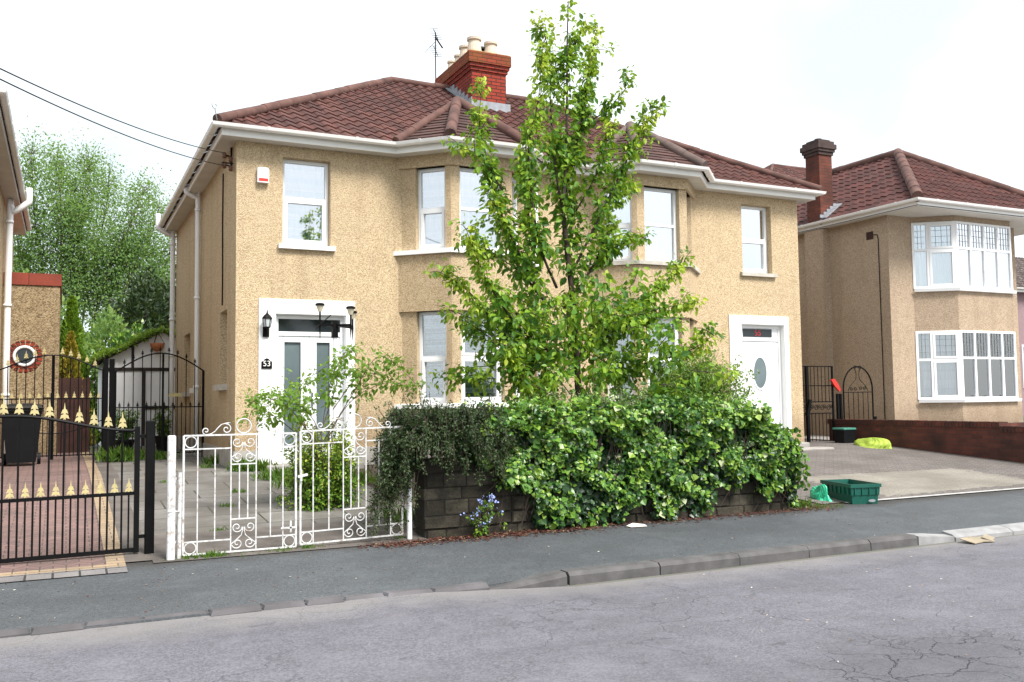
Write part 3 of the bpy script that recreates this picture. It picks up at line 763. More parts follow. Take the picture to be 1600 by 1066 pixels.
# door surrounds and doors
def surround(x0, x1, z1, hole):
    mb = MB(); fr = FRT
    fr.box(mb, x0, hole[0], -.024, .06, -.3, z1); fr.box(mb, hole[1], x1, -.024, .06, -.3, z1); fr.box(mb, hole[0], hole[1], -.024, .06, hole[3], z1)
    fr.box(mb, hole[0] - .001, hole[0] + .012, .0, .16, 0, hole[3]); fr.box(mb, hole[1] - .012, hole[1] + .001, .0, .16, 0, hole[3]); fr.box(mb, hole[0] + .012, hole[1] - .012, .0, .16, hole[3] - .012, hole[3] + .001)
    return obj('door_surround', mb, M['white'], house)
surround(.345, 1.864, 2.6, h_door); surround(HW - 1.864, HW - .345, 2.6, (HW - 1.57, HW - .46, 0, 2.43))
def leaf_door(u0, u1, z0, z1, holes, d=.11):
    mb = MB(); fr = FRT
    wall(mb, fr, z0, z1, holes, .035, u0, u1, d); wall(mb, Fr((HW, 0), (0, 0)), z0, z1, [(HW - h[1], HW - h[0], h[2], h[3]) for h in holes], .0, HW - u1, HW - u0, -d - .05)
    for a, b, c, e in holes:    # beading round the glass
        k = .025
        for q in ((a, b, c, c + k), (a, b, e - k, e), (a, a + k, c + k, e - k), (b - k, b, c + k, e - k)): fr.box(mb, q[0], q[1], d - .012, d + .02, q[2], q[3])
    return mb
# left house: white double door with two frosted lights and a transom
fm = MB()
for q in ((.612, .665, 0, 2.355), (1.655, 1.708, 0, 2.355), (.665, 1.655, 2.30, 2.355), (.665, 1.655, 2.035, 2.10)): FRT.box(fm, q[0], q[1], .09, .16, q[2], q[3])
df = obj('door_frame', fm, M['pvc'], house)
mb = MB(); FRT.box(mb, .665, 1.655, .12, .13, 2.10, 2.30); obj('transom_pane', mb, M['darkglass'], df)
for a, b, g0, g1 in ((.668, 1.158, .735, 1.045), (1.162, 1.652, 1.245, 1.51)):
    dr = obj('door', leaf_door(a, b, .03, 2.032, [(g0, g1, .28, 1.96)]), M['pvc'], house)
    mb = MB(); FRT.box(mb, g0, g1, .135, .145, .28, 1.96); obj('pane', mb, M['frost'], dr)
mb = MB(); FRT.box(mb, 1.185, 1.215, .085, .109, .92, 1.14); mb.tube([FRT.pt(1.20, .09, 1.05), FRT.pt(1.20, .05, 1.05), FRT.pt(1.30, .05, 1.05)], .009); obj('handle', mb, M['steel'], dr)
mb = MB(); mb.bbox(.40, 1.9, -.42, -.0, -.2, .05, .02); obj('doorstep', mb, M['concrete'], house)
# right house: white panelled door with oval light and numbered transom
x0 = HW - 1.555; fm = MB()
for q in ((x0, x0 + .05, 0, 2.42), (HW - .525, HW - .475, 0, 2.42), (x0 + .05, HW - .525, 2.36, 2.42), (x0 + .05, HW - .525, 2.10, 2.16)): FRT.box(fm, q[0], q[1], .09, .16, q[2], q[3])
df = obj('door_frame', fm, M['pvc'], house)
mb = MB(); FRT.box(mb, x0 + .05, HW - .525, .11, .155, 2.16, 2.36); obj('transom_rail', mb, M['pvc'], df)
mb = MB(); FRT.box(mb, 9.89, 10.63, .096, .106, 2.185, 2.345); tp = obj('transom_pane', mb, M['darkglass'], df)
text('number', '55', .17, M['rednum'], df, FRT.pt(10.26, .093, 2.262), (1, 0, 0), .002)
dr = obj('door', leaf_door(x0 + .055, HW - .53, .05, 2.095, []), M['pvc'], house)
def oval(mb, c, rx, rz, d0, d1, n=28, inner=None):
    o = [(c[0] + rx * math.cos(2 * PI * k / n), c[1] + rz * math.sin(2 * PI * k / n)) for k in range(n)]
    if inner is None: mb.rings([[FRT.pt(x, d0, z) for x, z in o], [FRT.pt(x, d1, z) for x, z in o]])
    else:
        i_ = [(c[0] + (rx - inner) * math.cos(2 * PI * k / n), c[1] + (rz - inner) * math.sin(2 * PI * k / n)) for k in range(n)]
        vs = [FRT.pt(x, d0, z) for x, z in o] + [FRT.pt(x, d0, z) for x, z in i_] + [FRT.pt(x, d1, z) for x, z in o] + [FRT.pt(x, d1, z) for x, z in i_]
        fs = []
        for k in range(n):
            j = (k + 1) % n; fs += [(k, j, n + j, n + k), (k, 2 * n + k, 2 * n + j, j), (n + k, n + j, 3 * n + j, 3 * n + k)]
        mb.add(vs, fs)
mb = MB(); oval(mb, (10.30, 1.46), .165, .31, .104, .109); obj('pane', mb, M['frost'], dr)
mb = MB(); oval(mb, (10.30, 1.46), .20, .345, .095, .109, inner=.035); obj('oval_moulding', mb, M['pvc'], dr)
mb = MB(); FRT.box(mb, 9.86, 9.89, .085, .109, .95, 1.17); mb.tube([FRT.pt(9.875, .09, 1.08), FRT.pt(9.875, .05, 1.08), FRT.pt(9.98, .05, 1.08)], .009); obj('handle', mb, M['steel'], dr)
mb = MB(); mb.bbox(9.4, 11.05, -.45, -.0, -.2, .06, .02); mb.bbox(9.3, 11.3, -.85, -.455, -.25, -.03, .02); obj('doorstep', mb, M['concrete'], house)
# eaves
def eave_path(d):
    "outline of the eaves, wall line pushed outward by d"
    P = [(-d, HD + d), (-d, -d)]
    k = d * math.tan(math.radians(22.5))
    for x0 in BX:
        P += [(x0 - d * math.sqrt(2) + d, -d), (x0 + SP - k, -DP - d), (x0 + Bw - SP + k, -DP - d), (x0 + Bw + d * math.sqrt(2) - d, -d)]
    return P + [(HW + d, -d), (HW + d, HD + d)]
EP = eave_path(.27)
mb = MB(); offset_band(mb, EP, -.03, -.008, 5.03, 5.15); obj('fascia', mb, M['gutter'], house)
mb = MB(); offset_band(mb, EP, -.30, -.032, 5.04, 5.055); obj('soffit', mb, M['soffit'], house)
mb = MB(); path_gutter(mb, eave_path(.285), 5.18, .064); obj('gutter', mb, M['gutter'], house)
# main roof
EZ = 5.17; RY, RZ = 4.2, 7.87; e = .34; RXL, RXR = 3.9, HW - 3.9
V0 = Vector((0, RY + e, RZ - EZ)); vlen = V0.length; sx = (RXL + e) / vlen
rm, T = MB(), []
roof_plane(rm, T, (-e, -e, EZ), (1, 0, 0), V0, lambda v: sx * v, lambda v: (HW + 2 * e) - sx * v, vlen)
VL = Vector((RXL + e, 0, RZ - EZ)); vl2 = VL.length; sy1 = (RY + e) / vl2; sy2 = (HD + e - RY) / vl2
roof_plane(rm, T, (-e, HD + e, EZ), (0, -1, 0), VL, lambda v: sy2 * v, lambda v: (HD + 2 * e) - sy1 * v, vl2)
VR = Vector((-(RXL + e), 0, RZ - EZ))
roof_plane(rm, T, (HW + e, -e, EZ), (0, 1, 0), VR, lambda v: sy1 * v, lambda v: (HD + 2 * e) - sy2 * v, vl2)
roof = obj('roof', rm, M['tile'], house, attr=T)
mb = MB(); mb.quad((HW + e, HD + e, EZ), (-e, HD + e, EZ), (RXL, RY, RZ), (RXR, RY, RZ)); obj('rear_slope', mb, M['ridge'], roof)
mb = MB()
ridge_run(mb, [(-e, -e, EZ + .06), (RXL, RY, RZ + .03)]); ridge_run(mb, [(RXL, RY, RZ + .03), (RXR, RY, RZ + .03)])
ridge_run(mb, [(HW + e, -e, EZ + .06), (RXR, RY, RZ + .03)]); ridge_run(mb, [(-e, HD + e, EZ + .06), (RXL, RY, RZ + .03)])
obj('ridge_tiles', mb, M['ridge'], roof, smooth=True)
# iron scroll at the hip foot
mb = MB(); mb.tube([Vector((-e - .04, -e - .04, EZ + .16)) + Vector((-.7, -.7, 0)) * (.07 * math.cos(t) * t / 6) + Vector((0, 0, .1 + .07 * math.sin(t) * t / 6)) for t in np.linspace(1, 6.6, 18)], .006); mb.bar((-e, -e, EZ + .05), (-e - .04, -e - .04, EZ + .2), .012)
obj('hip_iron', mb, M['steel'], roof)
# bay roofs
for x0 in BX:
    k_ = .33; cx = x0 + Bw / 2; ap = Vector((cx, .38, 6.24)); bk = Vector((cx, 1.55, 6.24))
    P = eave_path(k_); i0 = 2 if x0 == A else 6; b = [Vector((x, y, EZ)) for x, y in P[i0:i0 + 4]]
    bm_, T = MB(), []
    for i in range(3):
        a_, c_ = b[i], b[i + 1]; U = (c_ - a_); L_ = U.length; Un = U.normalized(); ft = a_ + Un * ((ap - a_).dot(Un)); Vd = ap - ft; vm = Vd.length; ua = (ap - a_).dot(Un)
        roof_plane(bm_, T, a_, Un, Vd, lambda v, ua=ua, vm=vm: ua * v / vm, lambda v, ua=ua, vm=vm, L_=L_: L_ + (ua - L_) * v / vm, vm, .30, .135, 0, .024, 'flat')
    for pts in ((b[0], ap, bk), (b[3], bk, ap)):
        bm_.quad(*[p - Vector((0, 0, .02)) for p in pts]); T += [.4] * 3
    br = obj('bay_roof', bm_, M['tile_bay'], house, attr=T)
    mb = MB()
    for q in (0, 3): ridge_run(mb, [b[q] + Vector((0, 0, .05)), ap + Vector((0, 0, .02))], .075)
    for q in (1, 2): ridge_run(mb, [b[q] + Vector((0, 0, .06)), ap + Vector((0, 0, .03))], .095)
    obj('ridge_tiles', mb, M['ridge' if x0 == A else 'ridge_dark'], br, smooth=True)
# chimney
cm = MB(); X0, X1, Y0, Y1 = 5.26, 6.06, 2.95, 4.75
cm.box(X0, X1, Y0, Y1, 6.9, 7.92); cm.box(X0 - .03, X1 + .03, Y0 - .03, Y1 + .03, 7.92, 7.995); cm.box(X0 - .06, X1 + .06, Y0 - .06, Y1 + .06, 7.995, 8.07)
ch = obj('chimney', cm, M['redbrick'], house)
cm = MB(); cm.box(X0 - .09, X1 + .09, Y0 - .09, Y1 + .09, 8.07, 8.30); obj('corbel', cm, M['mossbrick'], ch)
mb = MB(); n = 4
mb.rings([[(X0 - .085 + i, Y0 - .085 + i, z), (X1 + .085 - i, Y0 - .085 + i, z), (X1 + .085 - i, Y1 + .085 - i, z), (X0 - .085 + i, Y1 + .085 - i, z)] for z, i in ((8.302, 0), (8.33, .03), (8.40, .2))])
obj('chimney_cap', mb, M['cap'], ch)
for (px, py, s_) in ((5.46, 3.25, 1.05), (5.46, 3.72, 1), (5.46, 4.08, .8), (5.46, 4.48, .8), (5.87, 3.3, 1), (5.87, 4.0, .8)):
    mb = MB(); mb.lathe((px, py, 8.34), [(.16 * s_, 0), (.15 * s_, .12), (.125 * s_, .25 * s_), (.12 * s_, .30 * s_), (.15 * s_, .32 * s_), (.15 * s_, .37 * s_), (.11 * s_, .37 * s_), (.11 * s_, .2)], 18)
    obj('chimney_pot', mb, M['pot'], ch, smooth=False)
mb = MB(); mb.lathe((5.80, 3.66, 8.36), [(.06, 0), (.06, .22), (.03, .24), (.03, .26), (.17, .29), (.15, .34), (.04, .37), (.001, .375)], 16); obj('cowl', mb, M['black'], ch)
mb = MB()   # stepped lead flashing
zr = lambda y: EZ + (y + e) * (RZ - EZ) / (RY + e)
mb.box(X0 - .05, X1 + .05, Y0 - .10, Y0 - .012, zr(Y0) - .12, zr(Y0) + .12)
y = Y0 - .02
for k in range(7):
    yy = y + k * .19; mb.box(X0 - .018, X0 - .004, yy, yy + .18, zr(yy) - .05, zr(yy) + .22)
    mb.hexa([(X0 - .12, yy, zr(yy) + .035), (X0 - .004, yy, zr(yy) + .05), (X0 - .004, yy + .18, zr(yy + .18) + .05), (X0 - .12, yy + .18, zr(yy + .18) + .035), (X0 - .12, yy, zr(yy) + .055), (X0 - .004, yy, zr(yy) + .07), (X0 - .004, yy + .18, zr(yy + .18) + .07), (X0 - .12, yy + .18, zr(yy + .18) + .055)])
obj('lead_flashing', mb, M['lead'], ch)
# pipes on the side wall
def pipe(par, pts, r=.045, mat='pvc', clips=(), name='downpipe'):
    mb = MB(); mb.tube(smooth_poly(pts, 3) if len(pts) > 4 else pts, r, 12)
    for c in clips: mb.tube([Vector(c) - Vector((0, 0, .025)), Vector(c) + Vector((0, 0, .025))], r * 1.3, 12)
    return obj(name, mb, M[mat], par, smooth=True)
pipe(house, [(-.29, 3.95, 5.12), (-.29, 3.95, 5.04), (-.20, 3.95, 4.98), (-.075, 3.95, 4.92), (-.075, 3.95, 4.8), (-.075, 3.95, 0)], clips=[(-.075, 3.95, z) for z in (4.7, 3.0, 1.3)])
pipe(house, [(-.42, 8.3, 5.42), (-.42, 8.3, 5.14), (-.36, 8.3, 5.05), (-.12, 8.3, 4.90), (-.09, 8.3, 4.80), (-.09, 8.3, 0)], .055, clips=[(-.09, 8.3, z) for z in (4.72, 2.95, 2.1)], name='soil_pipe')
pipe(house, [(HW + .05, .13, 4.95), (HW + .05, .13, 0)], .035, clips=[(HW + .05, .13, z) for z in (3.6, 2.0)])
pipe(house, [(BX[0] + Bw + .09, -.06, 5.0), (BX[0] + Bw + .09, -.06, .1)], .034)
mb = MB(); mb.tube([(-.012, 1.25, 4.8), (-.015, 1.26, 4.0), (-.012, 1.24, 3.0), (-.014, 1.25, 2.6)], .011, 6); obj('wall_cable', mb, M['black'], house)
# things fixed to the walls
mb = MB()
t_ = thing('alarm_box', 'white burglar alarm box with a red strip, high beside the upper left window', 'alarm box', (.395, -.04, 4.4))
mb.bbox(.305, .485, -.085, -.001, 4.40, 4.64, .02); obj('casing', mb, M['pvc'], t_)
mb = MB(); mb.box(.325, .465, -.09, -.084, 4.42, 4.465); obj('red_strip', mb, M['redplastic'], t_)
t_ = thing('wall_lantern', 'black coach lantern on the white door surround of the left house', 'lantern', (.45, -.03, 2.0))
mb = MB(); mb.bbox(.40, .50, -.055, -.026, 2.0, 2.16, .012); mb.tube([(.45, -.05, 2.08), (.45, -.11, 2.06), (.45, -.13, 2.12)], .012); obj('bracket', mb, M['black'], t_)
mb = MB(); mb.lathe((.45, -.13, 2.12), [(.02, 0), (.045, .015), (.055, .03)], 6); mb.lathe((.45, -.13, 2.27), [(.08, 0), (.075, .02), (.045, .06), (.02, .08), (.012, .10), (.004, .15)], 6)
for k in range(6):
    a = PI / 3 * k; mb.bar((.45 + .05 * math.cos(a), -.13 + .05 * math.sin(a), 2.15), (.45 + .075 * math.cos(a), -.13 + .075 * math.sin(a), 2.27), .008)
obj('lantern_cage', mb, M['black'], t_)
mb = MB(); mb.lathe((.45, -.13, 2.15), [(.045, 0), (.068, .12)], 6); obj('lantern_glass', mb, M['lampglass'], t_)
t_ = thing('house_number_plaque', 'small black arched number plaque beside the left front door', 'plaque', (.465, -.03, 1.51))
mb = MB(); o_ = [(.385, 1.51), (.545, 1.51), (.545, 1.62), (.515, 1.63), (.50, 1.655), (.465, 1.672), (.43, 1.655), (.415, 1.63), (.385, 1.62)]
mb.rings([[(x, -.026, z) for x, z in o_], [(x, -.04, z) for x, z in o_]]); obj('plate', mb, M['black'], t_)
text('number', '53', .12, M['numeral'], t_, (.465, -.041, 1.585), (1, 0, 0), .002)
t_ = thing('cable_bracket', 'dark iron cable bracket with insulators under the left eaves corner', 'bracket', (-.05, .25, 4.6))
mb = MB(); mb.bar((-.03, .3, 5.0), (-.03, .3, 4.62), .03); mb.bar((-.03, .3, 4.85), (-.16, .16, 4.83), .02); mb.bar((-.03, .3, 4.70), (-.16, .16, 4.68), .02); mb.bar((-.2, .12, 4.70), (-.03, .12, 4.70), .02); obj('iron_arm', mb, M['black'], t_)
for q in ((-.16, .14, 4.82), (-.16, .14, 4.66), (-.07, .12, 4.76), (-.07, .12, 4.62)):
    mb = MB(); mb.lathe(q, [(.015, -.045), (.036, -.025), (.022, 0), (.038, .018), (.02, .045)], 10); obj('insulator', mb, M['brown'], t_, smooth=True)
for px, a, lab in (((-40, 88), (-.16, .14, 4.86), 'upper of the two overhead cables running to the left eaves corner'), ((-40, 104), (-.16, .14, 4.66), 'lower of the two overhead cables running to the left eaves corner')):
    b = at(px[0], px[1], -6.5); a = np.array(a); pts = []
    for t in np.linspace(0, 1, 24): p = a + (b - a) * t; p = p - np.array([0, 0, .10 * 4 * t * (1 - t)]); pts.append(p)
    mb = MB(); mb.tube(pts, .006, 6); obj('overhead_cable', mb, M['black'], None, lab, 'cable', 'overhead cables')
t_ = thing('television_aerial', 'thin television aerial on a mast behind the red chimney', 'aerial', (5.2, 4.85, 7.9))
mb = MB(); mb.tube([(5.2, 4.86, 7.75), (5.2, 4.86, 9.42)], .014, 6); obj('mast', mb, M['black'], t_)
mb = MB()
for z in (8.98, 9.38):
    mb.bar((5.05, 4.6, z), (5.38, 5.15, z), .012)
    for k in range(6):
        f = k / 5; c = Vector((5.05 + .33 * f, 4.6 + .55 * f, z)); mb.bar(c + Vector((-.09, .05, 0)), c + Vector((.09, -.05, 0)), .007)
mb.bar((5.2, 4.86, 9.2), (4.8, 4.5, 8.75), .008); mb.bar((5.2, 4.86, 9.3), (5.35, 4.8, 9.05), .03)
obj('elements', mb, M['black'], t_)

# ================================================================== RIGHT NEIGHBOUR
NX, NY = 14.6, .6
nb = thing('detached_house', 'pebbledashed house with maroon hipped roof and leaded bay windows on the right', 'house', (17, 4, 0))
NF = Fr((NX, NY), (19.0, NY)); NS = Fr((NX, 10), (NX, NY))
wm = MB(); wall(wm, NF, -.6, 5.3); wall(wm, NS, -.6, 5.3); wall(wm, Fr((19.0, NY), (19.0, 10)), -.6, 5.3); wall(wm, Fr((19, 10), (NX, 10)), -.6, 5.3)
NB = [(15.36, NY), (16.12, .02), (18.02, .02), (18.75, NY)]
def poly_off(P, d):
    out = []
    for i, p in enumerate(P):
        p = Vector((p[0], p[1], 0)); a = (p - Vector((*P[i - 1], 0))).normalized() if i else (Vector((*P[1], 0)) - p).normalized()
        b = (Vector((*P[i + 1], 0)) - p).normalized() if i < len(P) - 1 else a
        na = Vector((a.y, -a.x, 0)); nb_ = Vector((b.y, -b.x, 0)); m = (na + nb_).normalized(); q = p + m * (d / m.dot(na)); out.append((q.x, q.y))
    return out
for z0, z1 in ((-.6, .80), (2.44, 3.36), (4.97, 5.3)):
    wm.rings([[(x, y, z) for x, y in NB] + [(18.75, NY + .1, z), (15.36, NY + .1, z)] for z in (z0, z1)])
# chimney breast on the flank
wm.box(NX - .22, NX, 2.38, 3.0, -.6, 5.09)
obj('wall', wm, M['dash_right'], nb)
for z0, z1, c in ((.86, 2.44, 'net_grey'), (3.42, 4.97, 'net_white')):
    for i in range(3):
        fr = Fr(NB[i], NB[i + 1]); L_ = fr.L; up = z0 > 2
        if i == 1: w = window(nb, fr, .0, L_, z0, z1, -.02, cols=(0, .25, .5, .75, 1), split=.60, curtain=c, gap=(-.01, -.01), fw=.05, leads=[(q, 1, 4, 4) for q in range(4)], glass='glass_w' if up else 'glass', pleat=16); keep = w
        elif i == 0: window(nb, fr, .0, L_, z0, z1, -.02, cols=(0, .36, 1), split=.58, curtain='net_grey' if not up else c, gap=(-.01, -.01), fw=.055, casement=((1, 0), (1, 1)), leads=[(0, 1, 3, 4), (1, 1, 4, 4)], glass='glass' if not up else 'glass_b', pleat=16)
        else: window(nb, fr, .0, L_, z0, z1, -.02, cols=(0, .6, 1), split=.58, curtain=c, gap=(-.01, -.01), leads=[(0, 1, 4, 4)], pleat=16)
    o1 = poly_off(NB, .08); o2 = poly_off(NB, .10); mb = MB(); mb.rings([[(x, y, z0 - .07) for x, y in o1], [(x, y, z0 - .002) for x, y in o2]]); obj('sill', mb, M['pvc'], keep)
mb = MB(); mb.box(14.75, 18.8, 1.3, 1.35, -.3, 5.2); mb.box(14.75, 18.8, .7, 9.5, 2.7, 2.75); obj('interior_partition', mb, M['interior'], nb)
NEV = [(NX - .24, 10.2), (NX - .24, -.45), (20.1, -.45), (20.1, 10)]
mb = MB(); offset_band(mb, NEV, -.02, 0, 5.10, 5.22); obj('fascia', mb, M['gutter'], nb)
mb = MB(); mb.prism([(p[0], p[1]) for p in NEV], 5.105, 5.125); obj('soffit', mb, M['soffit'], nb)
mb = MB(); path_gutter(mb, NEV, 5.25, .06); obj('gutter', mb, M['gutter'], nb)
# roof: hip with its apex over the front bay; flank slope, front slope
rm, T = MB(), []
AP = Vector((17.3, 3.0, 7.42)); E0 = Vector((15.42, -.46, 5.24)); E1 = Vector((20.2, -.46, 5.24)); F0 = Vector((NX - .46, 1.1, 5.24)); 
RB = Vector((17.3, 8.4, 7.42))
def tri_plane(rm, T, a, b, apex, apex2=None, tw=.22, rh=.29, prof='roman', amp=.021):
    U = (b - a); L_ = U.length; Un = U.normalized(); ft = a + Un * ((apex - a).dot(Un)); Vd = apex - ft; vm = Vd.length
    ua = (apex - a).dot(Un); ub = ua if apex2 is None else (apex2 - a).dot(Un)
    roof_plane(rm, T, a, Un, Vd, lambda v: min(ua, ub) * v / vm, lambda v: L_ + (max(ua, ub) - L_) * v / vm, vm, tw, rh, amp, .024, prof)
AP = Vector((17.05, 2.35, 7.22)); RB = Vector((17.05, 8.0, 7.22))
E0 = Vector((NX - .29, -.50, 5.24)); E1 = Vector((20.15, -.50, 5.24))
tri_plane(rm, T, Vector((NX - .29, 10.6, 5.24)), E0, RB, AP)
tri_plane(rm, T, E0, E1, AP)
tri_plane(rm, T, E1, Vector((20.2, 10.6, 5.24)), AP, RB)
r_ = obj('roof', rm, M['tile_right'], nb, attr=T)
mb = MB(); ridge_run(mb, [E0 + Vector((0, 0, .05)), AP + Vector((0, 0, .03))], .12); ridge_run(mb, [AP + Vector((0, 0, .03)), RB + Vector((0, 0, .03))], .11); ridge_run(mb, [E1 + Vector((0, 0, .05)), AP + Vector((0, 0, .03))], .11)
obj('ridge_tiles', mb, M['ridge'], r_, smooth=True)
cm = MB(); cx0, cx1, cy0, cy1 = NX - .22, NX + .20, 2.42, 2.88; cm.box(cx0, cx1, cy0, cy1, 5.14, 6.95); c_ = obj('chimney', cm, M['redbrick_dark'], nb)
cm = MB()
for o_, z0, z1 in ((.03, 6.95, 7.03), (.06, 7.03, 7.10), (.09, 7.10, 7.22), (.05, 7.22, 7.30), (-.02, 7.30, 7.35)): cm.box(cx0 - o_, cx1 + o_, cy0 - o_, cy1 + o_, z0, z1)
cm.lathe((NX, 2.65, 7.35), [(.09, 0), (.09, .06)], 10); obj('chimney_cap', cm, M['cap_dark'], c_)
mb = MB(); zz = lambda x: 5.24 + (x - NX + .29) * (1.98 / 2.74)
mb.box(NX - .26, NX + .24, 2.36, 2.415, zz(NX - .3) - .05, zz(NX - .3) + .12)
for k in range(5):
    xx = NX - .26 + k * .11; mb.box(xx, xx + .10, 2.395, 2.418, zz(xx), zz(xx) + .17)
    mb.hexa([(xx, 2.2, zz(xx) + .05), (xx + .10, 2.2, zz(xx + .10) + .05), (xx + .10, 2.40, zz(xx + .10) + .06), (xx, 2.40, zz(xx) + .06), (xx, 2.2, zz(xx) + .07), (xx + .10, 2.2, zz(xx + .10) + .07), (xx + .10, 2.40, zz(xx + .10) + .09), (xx, 2.40, zz(xx) + .09)])
obj('lead_flashing', mb, M['lead'], c_)
# rear wing of the neighbour seen over the ridge
rm, T = MB(), []; a2 = Vector((15.0, 4.6, 7.17))
mb = MB(); mb.box(14.95, 15.03, 1.05, 1.13, 4.55, 4.75); 
mb = MB(); mb.box(NX - .012, NX - .002, 1.02, 1.22, 4.62, 4.8); obj('air_brick', mb, M['wood_red'], nb)
mb = MB(); mb.tube([(NX - .01, 1.02, 4.71), (NX - .012, .90, 4.70), (NX - .014, .87, 4.60), (NX - .014, .87, -.1)], .010, 6); obj('wall_cable', mb, M['black'], nb)
pipe(nb, [(NX - .25, 3.8, 5.1), (NX - .25, 3.8, 5.02), (NX - .08, 3.8, 4.85), (NX - .08, 3.8, 4.7), (NX - .08, 3.8, 0)], .04)
# rear house behind, only its hip shows over the eaves
rh_ = thing('rear_house', 'brown hipped roof peeking between the pair and the dark brick chimney stack', 'house', (22, 19.5, 0))
mb = MB(); mb.box(18.0, 26.5, 16.6, 22.4, -.1, 8.8); obj('wall', mb, M['dash_right'], rh_)
rm, T = MB(), []; pk = at(1207, 258, 19.5); pk = Vector(pk); ezz = pk.z - 2.3
C4 = [Vector((pk.x - 3.4, 16.1, ezz)), Vector((pk.x + 9, 16.1, ezz)), Vector((pk.x + 9, 22.9, ezz)), Vector((pk.x - 3.4, 22.9, ezz))]; pk2 = pk + Vector((5.6, 0, 0))
tri_plane(rm, T, C4[0], C4[1], pk, pk2); tri_plane(rm, T, C4[3], C4[0], pk)
r_ = obj('roof', rm, M['tile'], rh_, attr=T)
mb = MB(); ridge_run(mb, [C4[0], pk]); ridge_run(mb, [pk, pk2]); ridge_run(mb, [C4[3], pk]); obj('ridge_tiles', mb, M['ridge'], r_, smooth=True)
for o in rh_.children:
    if o.name.startswith('wall'):
        for v in o.data.vertices:
            v.co.x = (pk.x - 3.1 - 22) if v.co.x < 0 else pk.x + 8.6 - 22
            if v.co.z > 1: v.co.z = ezz - .05
# far pink house
pk_ = thing('pink_house', 'pink rendered house with grey tiled roof at the far right edge', 'house', (41, 15.5, 0))
a = at(1584, 455, 13.5); mb = MB(); mb.box(a[0] - .1, a[0] + 9, 13.5, 20, -.5, 5.7); obj('wall', mb, M['pink'], pk_)
rm, T = MB(), []; e0 = Vector((a[0] - .5, 13.1, 5.75)); e1 = Vector((a[0] + 9.5, 13.1, 5.75)); tri_plane(rm, T, e0, e1, Vector((a[0] - .5, 16.7, 8.0)), Vector((a[0] + 9.5, 16.7, 8.0)))
roof_ = obj('roof', rm, M['tile_grey'], pk_, attr=T)
mb = MB(); path_gutter(mb, [(a[0] - .5, 13.12), (a[0] + 9.5, 13.12)], 5.78, .07); mb.box(a[0] - .5, a[0] + 9.5, 13.14, 13.17, 5.6, 5.76); obj('gutter', mb, M['gutter'], pk_)
fr = Fr((a[0], 13.5), (a[0] + 9, 13.5)); window(pk_, fr, .35, 2.3, 1.2, 3.2, -.03, cols=(0, .5, 1), split=.62, curtain='net', gap=(0, 0), fw=.09)

# ================================================================== LEFT NEIGHBOUR
ln = thing('house', 'cream pebbledashed house at the left edge with brown eaves and side extension', 'house', (-6.5, 4, 0))
LX = -3.46
wm = MB(); wall(wm, Fr((LX, -.2), (LX, 10)), -.4, 5.15); wall(wm, Fr((-10, -.2), (LX, -.2)), -.4, 5.15); wall(wm, Fr((LX, 10), (-10, 10)), -.4, 5.15); wall(wm, Fr((-10, 10), (-10, -.2)), -.4, 5.15)
obj('wall', wm, M['dash'], ln)
LE = [(-10.3, -.5), (LX + .25, -.5), (LX + .25, 10.3), (-10.3, 10.3)]
mb = MB(); offset_band(mb, LE, -.02, 0, 5.06, 5.2); obj('fascia', mb, M['soffit'], ln)
mb = MB(); mb.prism(LE, 5.07, 5.085); obj('soffit', mb, M['soffit'], ln)
mb = MB(); path_gutter(mb, LE[:3], 5.22, .055); obj('gutter', mb, M['gutter'], ln)
rm, T = MB(), []; c = [Vector((x, y, 5.2)) for x, y in ((-10.35, -.55), (LX + .3, -.55), (LX + .3, 10.35), (-10.35, 10.35))]; p1 = Vector((-6.7, 3.6, 7.6)); p2 = Vector((-6.7, 6.2, 7.6))
tri_plane(rm, T, c[0], c[1], p1); tri_plane(rm, T, c[1], c[2], p1, p2); tri_plane(rm, T, c[2], c[3], p2); tri_plane(rm, T, c[3], c[0], p2, p1)
obj('roof', rm, M['tile'], ln, attr=T)
pipe(ln, [(-3.02, 6.0, 5.30), (-3.02, 6.0, 5.05), (-3.06, 6.0, 4.98), (-3.30, 6.0, 4.78), (-3.35, 6.0, 4.68), (-3.36, 6.0, 0)], .062, clips=[(-3.36, 6.0, z) for z in (4.6, 2.95, 1.2)], name='soil_pipe')
mb = MB(); mb.box(LX, -2.44, 6.45, 10.5, -.2, 3.42); ex = obj('extension', mb, M['dash_dull'], ln)
mb = MB(); mb.box(LX, -2.415, 6.42, 10.5, 3.42, 3.66); obj('coping', mb, M['red_coping'], ex)
pc = Vector((-3.06, 6.45, 1.98))
mb = MB(); n = 20
for k in range(n):
    a0 = 2 * PI * k / n; a1 = a0 + 2 * PI / n * .72
    mb.rings([[pc + Vector((r * math.cos(a), d, r * math.sin(a))) for a, r in ((a0, .215), (a1, .215), (a1, .325), (a0, .325))] for d in (-.015, .01)])
pw = obj('porthole_window', mb, M['redbrick'], ln)
mb = MB(); mb.tube([pc + Vector((.185 * math.cos(t), -.02, .185 * math.sin(t))) for t in np.linspace(0, 2 * PI, 28, endpoint=False)], .03, 8, closed=True); obj('frame', mb, M['pvc'], pw, smooth=True)
mb = MB(); mb.rings([[pc + Vector((.17 * math.cos(t), d, .17 * math.sin(t))) for t in np.linspace(0, 2 * PI, 24, endpoint=False)] for d in (-.012, .0)]); obj('pane', mb, M['darkglass'], pw)

